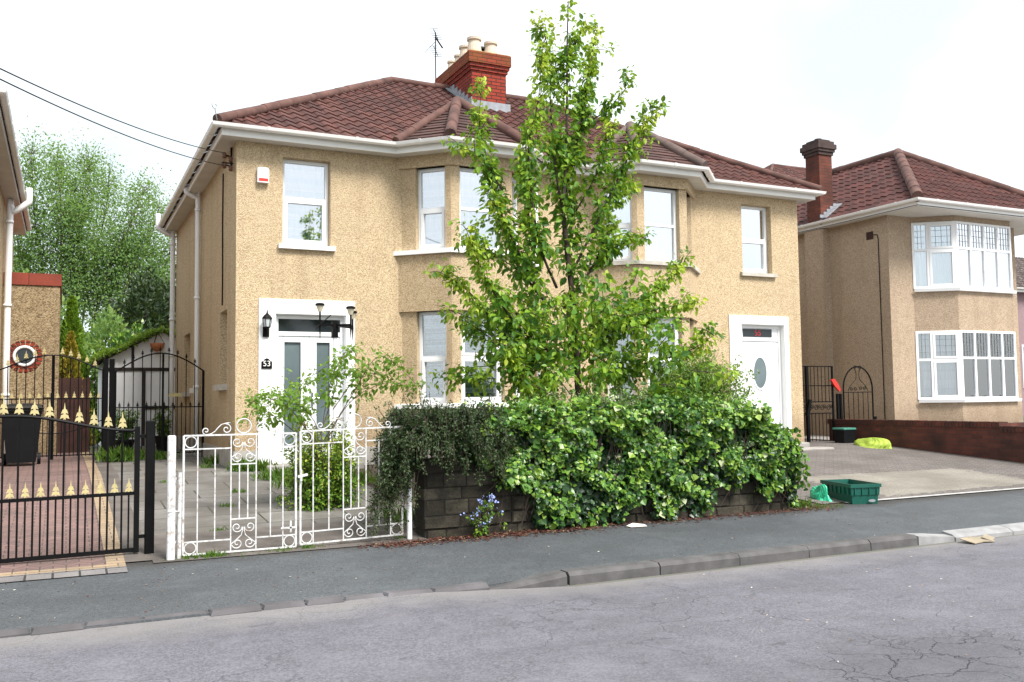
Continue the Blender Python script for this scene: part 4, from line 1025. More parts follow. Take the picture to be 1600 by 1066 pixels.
# ================================================================== GATES, FENCES AND WALLS
def finial(mb, p, s=1.0):
    "flat tree-shaped spear head"
    o = [(.010, 0), (.010, .022), (.044, .010), (.032, .050), (.012, .056), (.010, .070), (.034, .062), (.020, .104), (.009, .108), (0, .18)]
    o = [(x * s, z * s) for x, z in o]; poly = o + [(-x, z) for x, z in reversed(o[:-1])]
    mb.rings([[(p[0] + x, p[1] + d, p[2] + z) for x, z in poly] for d in (-.006, .006)])
GY = -5.40
# black driveway gate with gold spear heads
bgate = thing('driveway_gate', 'black iron driveway gate with two rows of gold spear heads', 'gate', (-2.35, GY, -.38))
toprail = lambda x: .755 + .145 * (.5 - .5 * math.cos(PI * min(1, max(0, (-1.76 - x) / .98)))) if x > -2.75 else .90
mb = MB(); xs = np.linspace(-3.55, -1.73, 40)
mb.tube([(x, GY, toprail(x)) for x in xs], .014, 6); mb.bar((-3.55, GY, .17), (-1.73, GY, .19), .022, .03); mb.bar((-3.55, GY, -.335), (-1.73, GY, -.315), .03, .036)
mb.bar((-1.735, GY, -.34), (-1.735, GY, .79), .045); mb.bar((-3.57, GY, -.34), (-3.57, GY, .92), .045)
obj('gate_frame', mb, M['black'], bgate)
mb = MB(); fn = []; lo = []
for k in range(15):
    x = -1.86 - k * .118
    if x > -3.5: mb.tube([(x, GY, -.33), (x, GY, toprail(x) + .02)], .0085, 6); fn.append((x, toprail(x) + .015))
    x2 = x + .059
    mb.tube([(x2, GY, -.33), (x2, GY, .2)], .0075, 6); lo.append((x2, .195))
obj('bars', mb, M['black'], bgate)
for x, z in fn:
    mb = MB(); finial(mb, (x, GY, z), .86); obj('spear_head', mb, M['gold'], bgate)
for x, z in lo:
    mb = MB(); finial(mb, (x, GY, z), .78); obj('spear_head', mb, M['gold'], bgate)
mb = MB(); mb.bar((-1.72, GY, -.2), (-1.655, GY, -.2), .03); mb.bar((-1.72, GY, .7), (-1.655, GY, .7), .03); obj('hinges', mb, M['black'], bgate)
mb = MB(); mb.bbox(-1.665, -1.585, GY - .04, GY + .04, -.45, .84, .008); obj('gate_post', mb, M['black'], None, 'square black iron post at the right end of the spear headed gate', 'post')
# white scrolled gates
def spiral(c, r, a0, turns, n=26, r1=.18, Y=0):
    return [(c[0] + (r + (r * r1 - r) * t) * math.cos(a0 + turns * 2 * PI * t), Y, c[1] + (r + (r * r1 - r) * t) * math.sin(a0 + turns * 2 * PI * t)) for t in np.linspace(0, 1, n)]
def white_gate(label, x0, x1, z0, sag, tail=''):
    w = x1 - x0; H = 1.06; yy = -5.68
    g = thing('scrolled_gate', label, 'gate', ((x0 + x1) / 2, yy, z0), 'white scrolled gates across the path')
    P = lambda u, v, d=0: (x0 + u * w, yy + d, z0 + v * H + sag * u)
    mb = MB(); B = .0145
    for u in (0, 1): mb.bar(P(u, 0), P(u, 1), B + .003)
    for v in (0, 1): mb.bar(P(0, v), P(1, v), B)
    for u in (.12, .88): mb.bar(P(u, 0), P(u, 1), .0105)
    for u in (.41, .635): mb.bar(P(u, 0), P(u, 1), .0105)
    for a, b in ((0, .41), (.635, 1)):
        mb.bar(P(a, .885), P(b, .885), .0115); mb.bar(P(a, .105), P(b, .105), .0115)
    mb.bar(P(.41, .745), P(.635, .745), .0115); mb.bar(P(.41, .275), P(.635, .275), .0115)
    obj('gate_frame', mb, M['rusty'], g)
    mb = MB()
    for u in (.27, .765): mb.bar(P(u, .105), P(u, .885), .0105)
    for u in (.485, .56): mb.bar(P(u, .275), P(u, .745), .0105)
    obj('bars', mb, M['rusty'], g)
    mb = MB(); R_ = .050
    for u, v in ((.06, .943), (.94, .943), (.06, .052), (.94, .052)):
        c = P(u, v); mb.tube([(c[0] + R_ * math.cos(t), yy, c[2] + R_ * math.sin(t)) for t in np.linspace(0, 2 * PI, 20, endpoint=False)], .0058, 6, closed=True); obj('ring', mb, M['rusty'], g, smooth=True); mb = MB()
    mb = MB(); cu = .5225
    for (v0, v1) in ((.745, 1.0), (0, .275)):
        hh = (v1 - v0) * H
        for sgn in (-1, 1):
            top = P(cu + sgn * .058, v0 + (v1 - v0) * .74); bot = P(cu + sgn * .055, v0 + (v1 - v0) * .24); r = .050
            a = spiral((top[0], top[2]), r, PI / 2 + sgn * PI * .5, sgn * 1.35, Y=yy)[::-1]
            b = spiral((bot[0], bot[2]), r, -PI / 2 - sgn * -PI * .5, -sgn * 1.35, Y=yy)
            st = a[-1]; en = b[0]; mid = P(cu + sgn * .018, v0 + (v1 - v0) * .49)
            mb.tube(smooth_poly(a + [mid] + b, 2), .0052, 6)
        obj('panel_scroll', mb, M['rusty'], g, smooth=True); mb = MB()
    mb = MB(); c = P(cu, 1); cz = c[2] + .078
    mb.tube([(c[0] + .066 * math.cos(t), yy, cz + .066 * math.sin(t)) for t in np.linspace(0, 2 * PI, 22, endpoint=False)], .0058, 6, closed=True)
    for sgn in (-1, 1):
        s1 = spiral((c[0] + sgn * .155, c[2] + .052), .046, PI / 2 - sgn * PI * .1, sgn * 1.3, Y=yy)
        s2 = spiral((c[0] + sgn * .335, c[2] + .040), .034, -PI / 2 + sgn * PI * .0, sgn * 1.2, Y=yy)
        mb.tube(smooth_poly([s1[-1 - k] for k in range(len(s1))] + [(c[0] + sgn * .12, yy, c[2] + .108), (c[0] + sgn * .2, yy, c[2] + .095), (c[0] + sgn * .255, yy, c[2] + .035), (c[0] + sgn * .30, yy, c[2] + .008)] + s2, 2), .0052, 6)
    obj('crest_scrolls', mb, M['rusty'], g, smooth=True)
    return g, P
g1, P1 = white_gate('left leaf of the rusting white scrolled gates, hung on the white post', -1.366, -.362, -.358, -.002)
mb = MB(); mb.bar((-1.46, -5.68, .32), (-1.366, -5.68, .33), .02); mb.bar((-1.46, -5.68, -.24), (-1.366, -5.68, -.23), .02); obj('hinges', mb, M['rusty'], g1)
mb = MB(); mb.bar(P1(.86, .17, -.012), P1(1.0, .17, -.012), .016); mb.bar(P1(.95, .13, -.012), P1(.95, .23, -.012), .016); obj('drop_bolt', mb, M['rusty'], g1)
g2, P2 = white_gate('right leaf of the rusting white scrolled gates, its end behind the dark drooping bush', -.319, .689, -.345, .02)
mb = MB(); mb.bar(P2(-.03, .60, -.03), P2(.06, .615, -.03), .022); mb.bar(P2(.0, .56, -.03), P2(.0, .66, -.03), .018); obj('latch', mb, M['rusty'], g2)
mb = MB(); mb.bbox(-1.506, -1.438, -5.755, -5.687, -.5, .71, .01); obj('gate_post', mb, M['rusty'], None, 'thick square white gate post beside the left scrolled gate leaf', 'post')
mb = MB(); mb.tube([(-1.402, -5.71, -.46), (-1.398, -5.71, .38)], .018, 8); mb.tube([(-1.50, -5.76, .04), (-1.398, -5.735, .04)], .006, 6); obj('stay_pole', mb, M['rusty'], None, 'thin white pole wired against the thick white gate post', 'pole')
mb = MB(); mb.tube([(.765, -5.68, -.45), (.765, -5.68, .67)], .026, 10); obj('gate_post', mb, M['pvc'], None, 'round white gate post standing at the stone wall end', 'post')
# inner black gates across the left drive
IY = 3.42
ig = thing('side_gate', 'black double gates with gold tips closing the red block drive', 'gate', (-2.5, IY, 0))
arch = lambda x, x0, x1, z0, h: z0 + h * math.sin(PI * (x - x0) / (x1 - x0)) ** .8 if x0 < x < x1 else z0
for (a, b) in ((-3.34, -2.52), (-2.50, -1.72)):
    top = lambda x: 1.60 + .26 * math.sin(PI / 2 * ((x - a) / (b - a) if a < -3 else (b - x) / (b - a))) ** 1.2
    mb = MB(); mb.tube([(x, IY, top(x)) for x in np.linspace(a, b, 16)], .013, 6)
    for z in (.12, 1.10): mb.bar((a, IY, z), (b, IY, z), .02)
    mb.tube([(x, IY, .72 - .22 * math.sin(PI / 2 * ((x - a) / (b - a) if a < -3 else (b - x) / (b - a)))) for x in np.linspace(a, b, 12)], .010, 6)
    for x in (a, b): mb.bar((x, IY, .05), (x, IY, top(x)), .03)
    lf = obj('gate_leaf', mb, M['black'], ig)
    mb = MB(); n = 6
    for k in range(1, n): x = a + (b - a) * k / n; mb.tube([(x, IY, .1), (x, IY, top(x) + .05)], .008, 6)
    for k in range(n): x = a + (b - a) * (k + .5) / n; mb.tube([(x, IY, .1), (x, IY, 1.12)], .007, 6)
    obj('bars', mb, M['black'], lf)
    for k in range(1, n):
        x = a + (b - a) * k / n; mb = MB(); finial(mb, (x, IY, top(x) + .02), .82); obj('spear_head', mb, M['gold'], lf)
    for k in range(n):
        x = a + (b - a) * (k + .5) / n; mb = MB(); finial(mb, (x, IY, 1.11), .72); obj('spear_head', mb, M['gold'], lf)
mb = MB(); mb.bar((-2.52, IY - .03, .95), (-2.52, IY - .03, 1.2), .05); mb.bar((-2.66, IY - .03, 1.12), (-2.5, IY - .03, 1.12), .016); obj('lock', mb, M['black'], ig)
for k, (x, lab) in enumerate(((-1.675, 'left one of two tall black posts between the side gates'), (-1.575, 'right one of two tall black posts between the side gates'))):
    mb = MB(); mb.bbox(x - .042, x + .042, IY - .045, IY + .045, -.1, 1.80, .006); obj('gate_post', mb, M['black'], None, lab, 'post', 'tall black posts between the side gates')
sg = thing('side_gate', 'black arched side gate with dark spear tips against the house flank', 'gate', (-.75, IY, 0))
top = lambda x: 1.58 + .33 * math.sin(PI * (x + 1.5) / 1.5) if -1.5 < x < 0 else 1.58
mb = MB(); mb.tube([(x, IY, top(x)) for x in np.linspace(-1.52, -.02, 26)], .014, 6)
for z in (.10, .93): mb.bar((-1.52, IY, z), (-.02, IY, z), .02)
for x in (-1.515, -.72, -.02): mb.bar((x, IY, .0), (x, IY, top(x)), .034 if x != -.02 else .04)
mb.bar((.0, IY - .02, 1.52), (.07, IY - .06, 1.50), .02); obj('gate_frame', mb, M['black'], sg)
mb = MB()
for k in range(1, 10): x = -1.52 + 1.5 * k / 10; mb.tube([(x, IY, .1), (x, IY, top(x) + .06)], .008, 6); finial(mb, (x, IY, top(x) + .04), .6)
for k in range(10):
    x = -1.445 + 1.5 * k / 10; mb.tube([(x, IY, .1), (x, IY, .95)], .007, 6); finial(mb, (x, IY, .94), .6)
obj('bars', mb, M['black'], sg)
mb = MB(); mb.box(-.62, -.40, IY - .03, IY - .02, 1.12, 1.18); obj('name_plate', mb, M['gold'], sg)
# fence, shed and clutter at the back of the left drive
mb = MB()
for k in range(8): mb.box(-2.44 + k * .075, -2.372 + k * .075, 6.8, 6.83, -.02, 1.55 + .02 * math.sin(k * 3))
mb.box(-2.44, -1.85, 6.83, 6.88, .3, .4); mb.box(-2.44, -1.85, 6.83, 6.88, 1.2, 1.3)
obj('wooden_fence', mb, M['wood_red'], None, 'short red brown boarded fence panel beside the side extension', 'fence')
sh = thing('shed', 'white boarded shed with a creeper covered roof behind the side gate', 'shed', (-.4, 11, 0))
SY = 9.3; ap = (-.22, 2.72)
mb = MB(); mb.rings([[(-1.5, y, -.1), (.95, y, -.1), (.95, y, 2.2), (ap[0], y, ap[1]), (-1.5, y, 2.02)] for y in (SY, SY + 4)]); obj('wall', mb, M['boards'], sh)
mb = MB(); mb.box(-1.52, .97, SY - .03, SY - .002, 1.78, 1.86); mb.box(-.66, -.58, SY - .04, SY - .002, -.1, 1.78); mb.box(.18, .26, SY - .04, SY - .002, -.1, 1.78); mb.box(-1.3, -1.22, SY - .035, SY - .002, -.1, 1.78); mb.box(-.58, .18, SY - .036, SY - .003, .86, .94); mb.box(-.90, -.84, SY - .035, SY - .002, 1.86, 2.4); obj('timber_trim', mb, M['wood_dark'], sh)
mb = MB()
for a, b in (((-1.75, 1.93), ap), (ap, (1.2, 2.12))): mb.hexa([(a[0], SY - .2, a[1]), (b[0], SY - .2, b[1]), (b[0], SY + 4.2, b[1]), (a[0], SY + 4.2, a[1]), (a[0], SY - .2, a[1] + .08), (b[0], SY - .2, b[1] + .08), (b[0], SY + 4.2, b[1] + .08), (a[0], SY + 4.2, a[1] + .08)])
obj('roof', mb, M['wood_dark'], sh)
parts = []
n = 5200; t = rng.random(n); xx = -1.85 + 3.1 * t; zz_ = np.interp(xx, [-1.85, ap[0], 1.25], [1.93, ap[1] + .03, 2.12])
Pp = np.stack([xx, SY - .25 + rng.random(n) ** 2 * 4.2, zz_ + .03 + rng.random(n) * .16 * (.6 + .4 * np.sin(xx * 7))], 1)
Pp[:, 2] -= (Pp[:, 1] < SY - .1) * rng.random(n) * .10
v, f = leaves(Pp, rdir(n) + np.array([0, -.2, .35]), rdir(n) + np.array([0, 0, 1]), .05 + .05 * rng.random(n), .5); cre = lcat([(v, f, rng.random(n))])
obj('roof_creeper', cre[:2], M['leaf_moss'], None, 'bright green creeper spreading over the white shed roof', 'creeper', attr=cre[2])
hb = thing('hanging_basket', 'terracotta hanging bowl under the white shed gable', 'hanging basket', (-.32, SY - .2, 2.1))
hc = Vector(at(246, 541, SY - .2)); mb = MB(); mb.lathe((hc.x, hc.y, hc.z - .13), [(.02, 0), (.11, .03), (.155, .12), (.165, .2), (.14, .2)], 16); obj('bowl', mb, M['terracotta'], hb, smooth=True)
mb = MB()
for k in range(3): mb.tube([(hc.x + .16 * math.cos(k * 2.1), hc.y + .16 * math.sin(k * 2.1), hc.z + .06), (hc.x, hc.y, hc.z + .34)], .006, 4)
mb.tube([(hc.x, hc.y, hc.z + .34), (hc.x, SY, hc.z + .36)], .01, 5); obj('chains', mb, M['black'], hb)
# wheelie bin
wb = thing('wheelie_bin', 'black wheelie bin standing before the inner double gates', 'wheelie bin', (-2.95, 2.9, 0))
mb = MB(); mb.rings([[(-3.16, 2.68, .06), (-2.74, 2.68, .06), (-2.74, 3.1, .06), (-3.16, 3.1, .06)], [(-3.24, 2.58, .93), (-2.66, 2.58, .93), (-2.66, 3.2, .93), (-3.24, 3.2, .93)]])
mb.rings([[(-3.26, 2.56, .90), (-2.64, 2.56, .90), (-2.64, 3.22, .90), (-3.26, 3.22, .90)], [(-3.26, 2.56, .95), (-2.64, 2.56, .95), (-2.64, 3.22, .95), (-3.26, 3.22, .95)]]); obj('body', mb, M['blackplastic'], wb)
mb = MB(); mb.rings([[(-3.25, 2.53, .953), (-2.65, 2.53, .953), (-2.65, 3.24, .953), (-3.25, 3.24, .953)], [(-3.24, 2.55, .985), (-2.66, 2.55, .985), (-2.66, 3.22, 1.0), (-3.24, 3.22, 1.0)], [(-3.1, 2.68, 1.015), (-2.8, 2.68, 1.015), (-2.8, 3.1, 1.03), (-3.1, 3.1, 1.03)]]); obj('lid', mb, M['blackplastic'], wb)
for x in (-3.2, -2.7):
    mb = MB(); mb.rings([[(x + d, 3.12 + .1 * math.cos(a), .1 + .1 * math.sin(a)) for a in np.linspace(0, 2 * PI, 14, endpoint=False)] for d in (-.025, .025)]); obj('wheel', mb, M['blackplastic'], wb)
# brick wall between the right drives
mb = MB(); mb.box(12.9, 13.12, -3.35, 1.6, -.5, .37); mb.box(12.9, 13.12, -9, -3.35, -.6, .31)
for q in range(3): pass
bw = thing('brick_wall', 'long low dark red brick wall dividing the two right hand drives', 'wall', (13.01, -2, -.4))
mb = MB(); mb.box(12.9, 13.12, -3.3, .9, -.6, .36); mb.box(12.9, 13.12, -5.6, -3.3, -.7, .29); obj('brickwork', mb, M['wallbrick'], bw)
mb = MB(); y = -5.6
while y < .9:
    z = .36 if y > -3.3 else .29; j = random.uniform(-.004, .004); mb.box(12.885 + j, 13.135 + j, y + .004, y + .071, z, z + .105 + j); y += .076
obj('coping_bricks', mb, M['wallbrick'], bw)
mb = MB(); mb.box(11.34, 13.1, 1.9, 2.1, -.3, .62); obj('low_wall', mb, M['wallbrick'], None, 'short dark brick wall crossing the side passage behind the black gates', 'wall')
nw = MB(); nw.box(13.12, 30, -.35, -.17, -.5, .30); obj('garden_wall', nw, M['wallbrick'], None, 'low brick garden wall under the leaded bay windows', 'wall')
# right hand gates
RY_ = .72
rg = thing('side_gate', 'square black iron side gate with scrolled lower band beside the right flank', 'gate', (12.2, RY_, 0))
mb = MB()
for z in (-.02, .60, .85, 1.20, 1.62): mb.bar((11.40, RY_, z), (12.86, RY_, z), .022)
for x in (11.40, 12.12, 12.86): mb.bar((x, RY_, -.1), (x, RY_, 1.63), .035 if x != 12.12 else .06)
mb.bar((12.08, RY_ - .03, .55), (12.16, RY_ - .03, .9), .07); obj('gate_frame', mb, M['black'], rg)
mb = MB()
for k in range(1, 14):
    x = 11.40 + 1.46 * k / 14; mb.tube([(x, RY_, 0), (x, RY_, .6)], .008, 5); mb.tube([(x, RY_, .85), (x, RY_, 1.62)], .008, 5)
for k in range(8):
    x = 11.5 + k * .175; mb.tube(spiral((x, .72), .07, 0, 1.6, 20, Y=RY_), .007, 5); mb.tube(spiral((x + .06, .74), .055, PI, -1.4, 16, Y=RY_), .006, 5)
obj('bars', mb, M['black'], rg)
ag = thing('arched_gate', 'round topped black iron gate with scrollwork beyond the brick wall', 'gate', (13.6, RY_, 0))
mb = MB(); cx = 13.62; rr = .44; mb.tube([(cx - rr, RY_, -.1), (cx - rr, RY_, 1.12)] + [(cx - rr * math.cos(t), RY_, 1.12 + .50 * math.sin(t)) for t in np.linspace(0, PI, 20)] + [(cx + rr, RY_, -.1)], .018, 6)
for z in (.02, .30, 1.05): mb.bar((cx - rr, RY_, z), (cx + rr, RY_, z), .018)
mb.bar((cx - .62, RY_, -.1), (cx - .62, RY_, 1.02), .05); mb.bar((cx - .53, RY_, -.1), (cx - .53, RY_, 1.02), .05); mb.bar((cx + .5, RY_, -.1), (cx + .5, RY_, .5), .05)
obj('gate_frame', mb, M['black'], ag)
mb = MB()
for k in range(1, 6): x = cx - rr + 2 * rr * k / 6; mb.tube([(x, RY_, 0), (x, RY_, 1.05)], .008, 5)
for s_ in (-1, 1):
    mb.tube(smooth_poly([(cx + s_ * .30, RY_, 1.08), (cx + s_ * .22, RY_, 1.20), (cx + s_ * .06, RY_, 1.34), (cx + s_ * .05, RY_, 1.5), (cx + s_ * .1, RY_, 1.58)], 4), .008, 5)
    for q in (.08, .2): mb.tube(spiral((cx + s_ * q, 1.13), .05, 0, 1.5 * s_, 16, Y=RY_), .007, 5)
    mb.tube(spiral((cx + s_ * .07, 1.60), .05, 0, 1.3, 14, Y=RY_), .007, 5)
obj('bars', mb, M['black'], ag)
mb = MB(); p = [at(x, y, RY_ - .08) for x, y in ((1299, 594), (1304, 592), (1310, 600), (1314, 609), (1312, 612), (1305, 604))]
mb.rings([[q + np.array([0, d, 0]) for q in p] for d in (0, .05)]); obj('red_bag', mb, M['redplastic'], None, 'small red plastic bag hanging on the square black side gate', 'bag')
# stone boundary wall under the ivy
V, F, T = [], [], []
def stone_block(x0, x1, y0, y1, z0, z1, tint):
    b = .012; mbx = MB(); j = lambda: random.uniform(-.008, .008); f = random.uniform(-.012, .018)
    mbx.rings([[(x0 + j(), y1, z0), (x1 + j(), y1, z0), (x1 + j(), y1, z1), (x0 + j(), y1, z1)], [(x0, y0 + b, z0), (x1, y0 + b, z0), (x1, y0 + b, z1), (x0, y0 + b, z1)],
               [(x0 + b + j(), y0 - f, z0 + b + j()), (x1 - b + j(), y0 - f, z0 + b + j()), (x1 - b + j(), y0 - f, z1 - b + j()), (x0 + b + j(), y0 - f, z1 - b + j())]])
    k = len(V); V.extend(mbx.v); F.extend([tuple(i + k for i in q) for q in mbx.f]); T.extend([tint] * len(mbx.v))
z = -.48; r = 0
while z < .30:
    h = (.18, .13, .16, .12, .15, .14)[r % 6]; x = .93 - random.uniform(0, .15) * (r % 2)
    x = max(x, .90)
    while x < 5.6:
        L_ = random.uniform(.13, .44); x1 = min(x + L_, 5.62); stone_block(x + .006, x1 - .006, -5.72, -5.42, z + .006, z + h - .006, random.random()); x = x1
    z += h; r += 1
sw = thing('stone_wall', 'low dark rubble stone garden wall half hidden under hanging ivy', 'wall', (3.5, -5.57, -.4))
obj('stones', (V, F), M['stone'], sw, attr=T)
mb = MB(); mb.box(.915, 5.60, -5.705, -5.43, -.55, z - .01); obj('mortar_core', mb, M['mortar'], sw)
mb = MB(); mb.box(5.64, 5.82, -5.6, -5.4, -.5, .02); obj('end_stone', mb, M['stone'], sw)
# items on the right drive
cr_ = thing('recycling_crate', 'empty dark green plastic recycling crate at the drive edge', 'crate', (6.7, -5.45, -.385))
A0 = Vector((6.52, -5.93, -.385)); ux = Vector((.97, -.25, 0)).normalized(); uy = Vector((.25, .97, 0)).normalized()
def crate_ring(w, d, z, c): return [c + ux * a * w / 2 + uy * b * d / 2 + Vector((0, 0, z)) for a, b in ((-1, -1), (1, -1), (1, 1), (-1, 1))]
c0 = Vector((6.60, -5.78, -.39)) + ux * .20 + uy * .35; mb = MB(); wd, dp = .40, .70
rs = [crate_ring(wd - .05, dp - .05, 0, c0), crate_ring(wd - .03, dp - .03, .11, c0), crate_ring(wd - .012, dp - .012, .115, c0), crate_ring(wd, dp, .21, c0), crate_ring(wd + .03, dp + .03, .212, c0), crate_ring(wd + .03, dp + .03, .255, c0), crate_ring(wd - .01, dp - .01, .256, c0), crate_ring(wd - .07, dp - .07, .012, c0)]
mb.rings(rs)
for s_ in np.linspace(-.42, .42, 7):
    for sd in (-1, 1):
        c = c0 + uy * (s_ * dp) + ux * (sd * (wd / 2 + .004)); mb.bar(c + Vector((0, 0, .12)), c + Vector((0, 0, .212)), .012)
for s_ in np.linspace(-.38, .38, 4):
    c = c0 + ux * (s_ * wd) - uy * (dp / 2 + .004); mb.bar(c + Vector((0, 0, .12)), c + Vector((0, 0, .212)), .012)
obj('tub', mb, M['crate'], cr_)
mb = MB(); c = c0 - uy * (dp / 2 + .004) + ux * .08 + Vector((0, 0, .045)); mb.rings([[c + ux * (.05 * math.cos(t)) + Vector((0, 0, .018 * math.sin(t))) - uy * d for t in np.linspace(0, 2 * PI, 12, endpoint=False)] for d in (0, .004)]); obj('emblem', mb, M['lead'], cr_)
def crumple(c, sx, sy, sz, n=22, seed=1, rough=.25, flat=True):
    r = np.random.default_rng(seed); ph = r.random((6, 3)) * 6; fr = r.normal(size=(6, 3)) * 4
    vs, fs = [], []
    for i in range(n + 1):
        th = PI / 2 * i / n if flat else PI * i / n
        for k in range(n * 2):
            a = PI * k / n; d = np.array([math.sin(th) * math.cos(a), math.sin(th) * math.sin(a), math.cos(th)])
            w = 1 + rough * sum(math.sin(fr[q] @ d + ph[q, 0]) * .4 for q in range(6)) * .5 + rough * .3 * abs(math.sin(9 * a + 5 * th))
            vs.append((c[0] + d[0] * sx * w, c[1] + d[1] * sy * w, c[2] + max(0, d[2] * sz * (w if th < 1.2 else 1))))
    for i in range(n):
        for k in range(n * 2):
            j = (k + 1) % (n * 2); fs.append((i * 2 * n + k, (i + 1) * 2 * n + k, (i + 1) * 2 * n + j, i * 2 * n + j))
    return vs, fs
v, f = crumple((6.48, -5.36, -.385), .05, .12, .17, n=34, seed=3, rough=.75); obj('plastic_bag', (v, f), M['bag'], None, 'bright green plastic bag slumped behind the green crate', 'bag', smooth=True)
v, f = crumple((12.42, -.75, -.085), .20, .36, .17, n=40, seed=5, rough=.45); obj('lime_sheet', (v, f), M['lime'], None, 'crumpled lime yellow plastic sheet lying before the brick wall', 'sheet', smooth=True)
bb = thing('storage_box', 'black plastic box with a green lid by the brick wall end', 'box', (12.45, .1, -.03))
mb = MB(); mb.rings([[(12.38, -.04, -.04), (12.66, -.04, -.04), (12.66, .22, -.04), (12.38, .22, -.04)], [(12.35, -.07, .26), (12.69, -.07, .26), (12.69, .25, .26), (12.35, .25, .26)]]); obj('tub', mb, M['blackplastic'], bb)
mb = MB(); mb.bbox(12.34, 12.70, -.08, .26, .263, .30, .012); obj('lid', mb, M['greenlid'], bb)
mb = MB(); ky = -7.8
for (x, y, a, w, d, z) in ((6.2, -7.80, .2, .12, .08, -.552), (6.31, -7.82, -.4, .11, .06, -.55), (6.44, -7.80, .5, .12, .045, -.545)):
    c, s_ = math.cos(a), math.sin(a); q = [(x + c * i * w - s_ * j * d, y + s_ * i * w + c * j * d) for i, j in ((-1, -1), (1, -1), (1, 1), (-1, 1))]; mb.rings([[(p[0], p[1], z + (.03 if k in (2, 3) else 0) + t) for k, p in enumerate(q)] for t in (0, .008)])
obj('cardboard', mb, M['card'], None, 'flattened torn cardboard lying in the gutter by the pale kerb', 'cardboard')
mb = MB(); q = at(995, 828, -6.0); mb.rings([[(q[0] - .09, -6.02, -.392), (q[0] + .10, -6.05, -.392), (q[0] + .12, -5.97, -.385), (q[0] + .0, -5.92, -.37), (q[0] - .11, -5.97, -.385)], [(q[0] - .09, -6.02, -.388), (q[0] + .10, -6.05, -.388), (q[0] + .12, -5.97, -.38), (q[0] + .0, -5.92, -.364), (q[0] - .11, -5.97, -.38)]]); obj('paper_scrap', mb, M['paper'], None, 'white scrap of paper on the pavement below the ivy', 'paper')
# solar lights on a white pole in the front garden
sl_ = thing('garden_light', 'three headed black solar garden light before the left front door', 'garden light', (1.0, -2.0, -.15))
sp = Vector(at(523, 512, -2.0)); mb = MB(); mb.tube([(sp.x, -2, gz(-2)), (sp.x, -2, sp.z - .05)], .03, 10); obj('pole', mb, M['pvc'], sl_)
mb = MB(); mb.box(sp.x - .038, sp.x + .038, -2.04, -1.96, sp.z - .14, sp.z + .08)
hs = [(Vector(at(500, 478, -2.0)), (0, 0)), (Vector(at(548, 483, -2.25)), (0, -.25)), (Vector(at(551, 490, -1.8)), (0, .2))]
for h_, (dx, dy) in hs:
    b = Vector((h_.x - .0, h_.y, sp.z + .02)); mb.bar((sp.x, -2, sp.z + .03), b, .035, .03); mb.tube([b - Vector((0, 0, .18)), b], [.004, .016], 6); mb.tube([b, h_ - Vector((0, 0, .07))], .013, 6)
    mb.lathe((h_.x, h_.y, h_.z), [(.05, 0), (.068, .005), (.06, .03), (.03, .04), (.001, .04)], 8)
mb.bar((sp.x - .28, -2.02, sp.z - .03), (sp.x - .06, -2.02, sp.z + .17), .03, .012)
obj('bracket', mb, M['black'], sl_)
for h_, _ in hs: mb = MB(); mb.lathe((h_.x, h_.y, h_.z - .08), [(.025, 0), (.052, .075), (.05, .079)], 8); obj('lamp_shade', mb, M['cream'], sl_)

# ================================================================== PLANTS
def plant(name, label, cat, base, group=None): return thing(name, label, cat, tuple(base), group)
def twigs(mb, pts, r0, r1=.003, n=6):
    p = smooth_poly(pts, 4); mb.tube(p, list(np.linspace(r0, r1, len(p))), n)
TD = [1.0, 1.0]
def along(pts, dens, spread, size, tip=.35, droop=.5, t0=0.0, taper=.55, tint0=.0):
    "leaves clustered along a branch; younger (paler) at its tip"
    p = smooth_poly(pts, 5); L_ = np.linalg.norm(np.diff(p, axis=0), axis=1).sum(); n = max(4, int(dens * L_ * TD[0])); size = size * TD[1]
    m = max(2, n // 8); ci = rng.integers(m, size=n); ct = t0 + (1 - t0) * rng.random(m); t = np.clip(ct[ci] + .02 * rng.normal(size=n), 0, 1); c, _ = poly_sample(p, t); k = (1 - taper * t)
    co_ = rng.normal(size=(m, 3)) * .5; off = (co_[ci] + .48 * rng.normal(size=(n, 3))) * (spread * k)[:, None]
    P = c + off; D = unit(off) * .7 + np.array([0, 0, -droop]) + rng.normal(size=(n, 3)) * .35
    N = rng.normal(size=(n, 3)) * .5 + np.array([0, -.25, .8])
    s = size * (.55 + .6 * rng.random(n)) * (1 - .35 * t)
    ctint = rng.random(m); tint = np.clip(tint0 + .08 + .24 * rng.random(n) + .26 * ctint[ci] + tip * np.clip((t - .55) / .45, 0, 1) + .10 * rng.normal(size=n), 0, 1)
    v, f = leaves(P, D, N, s, .62); return v, f, tint
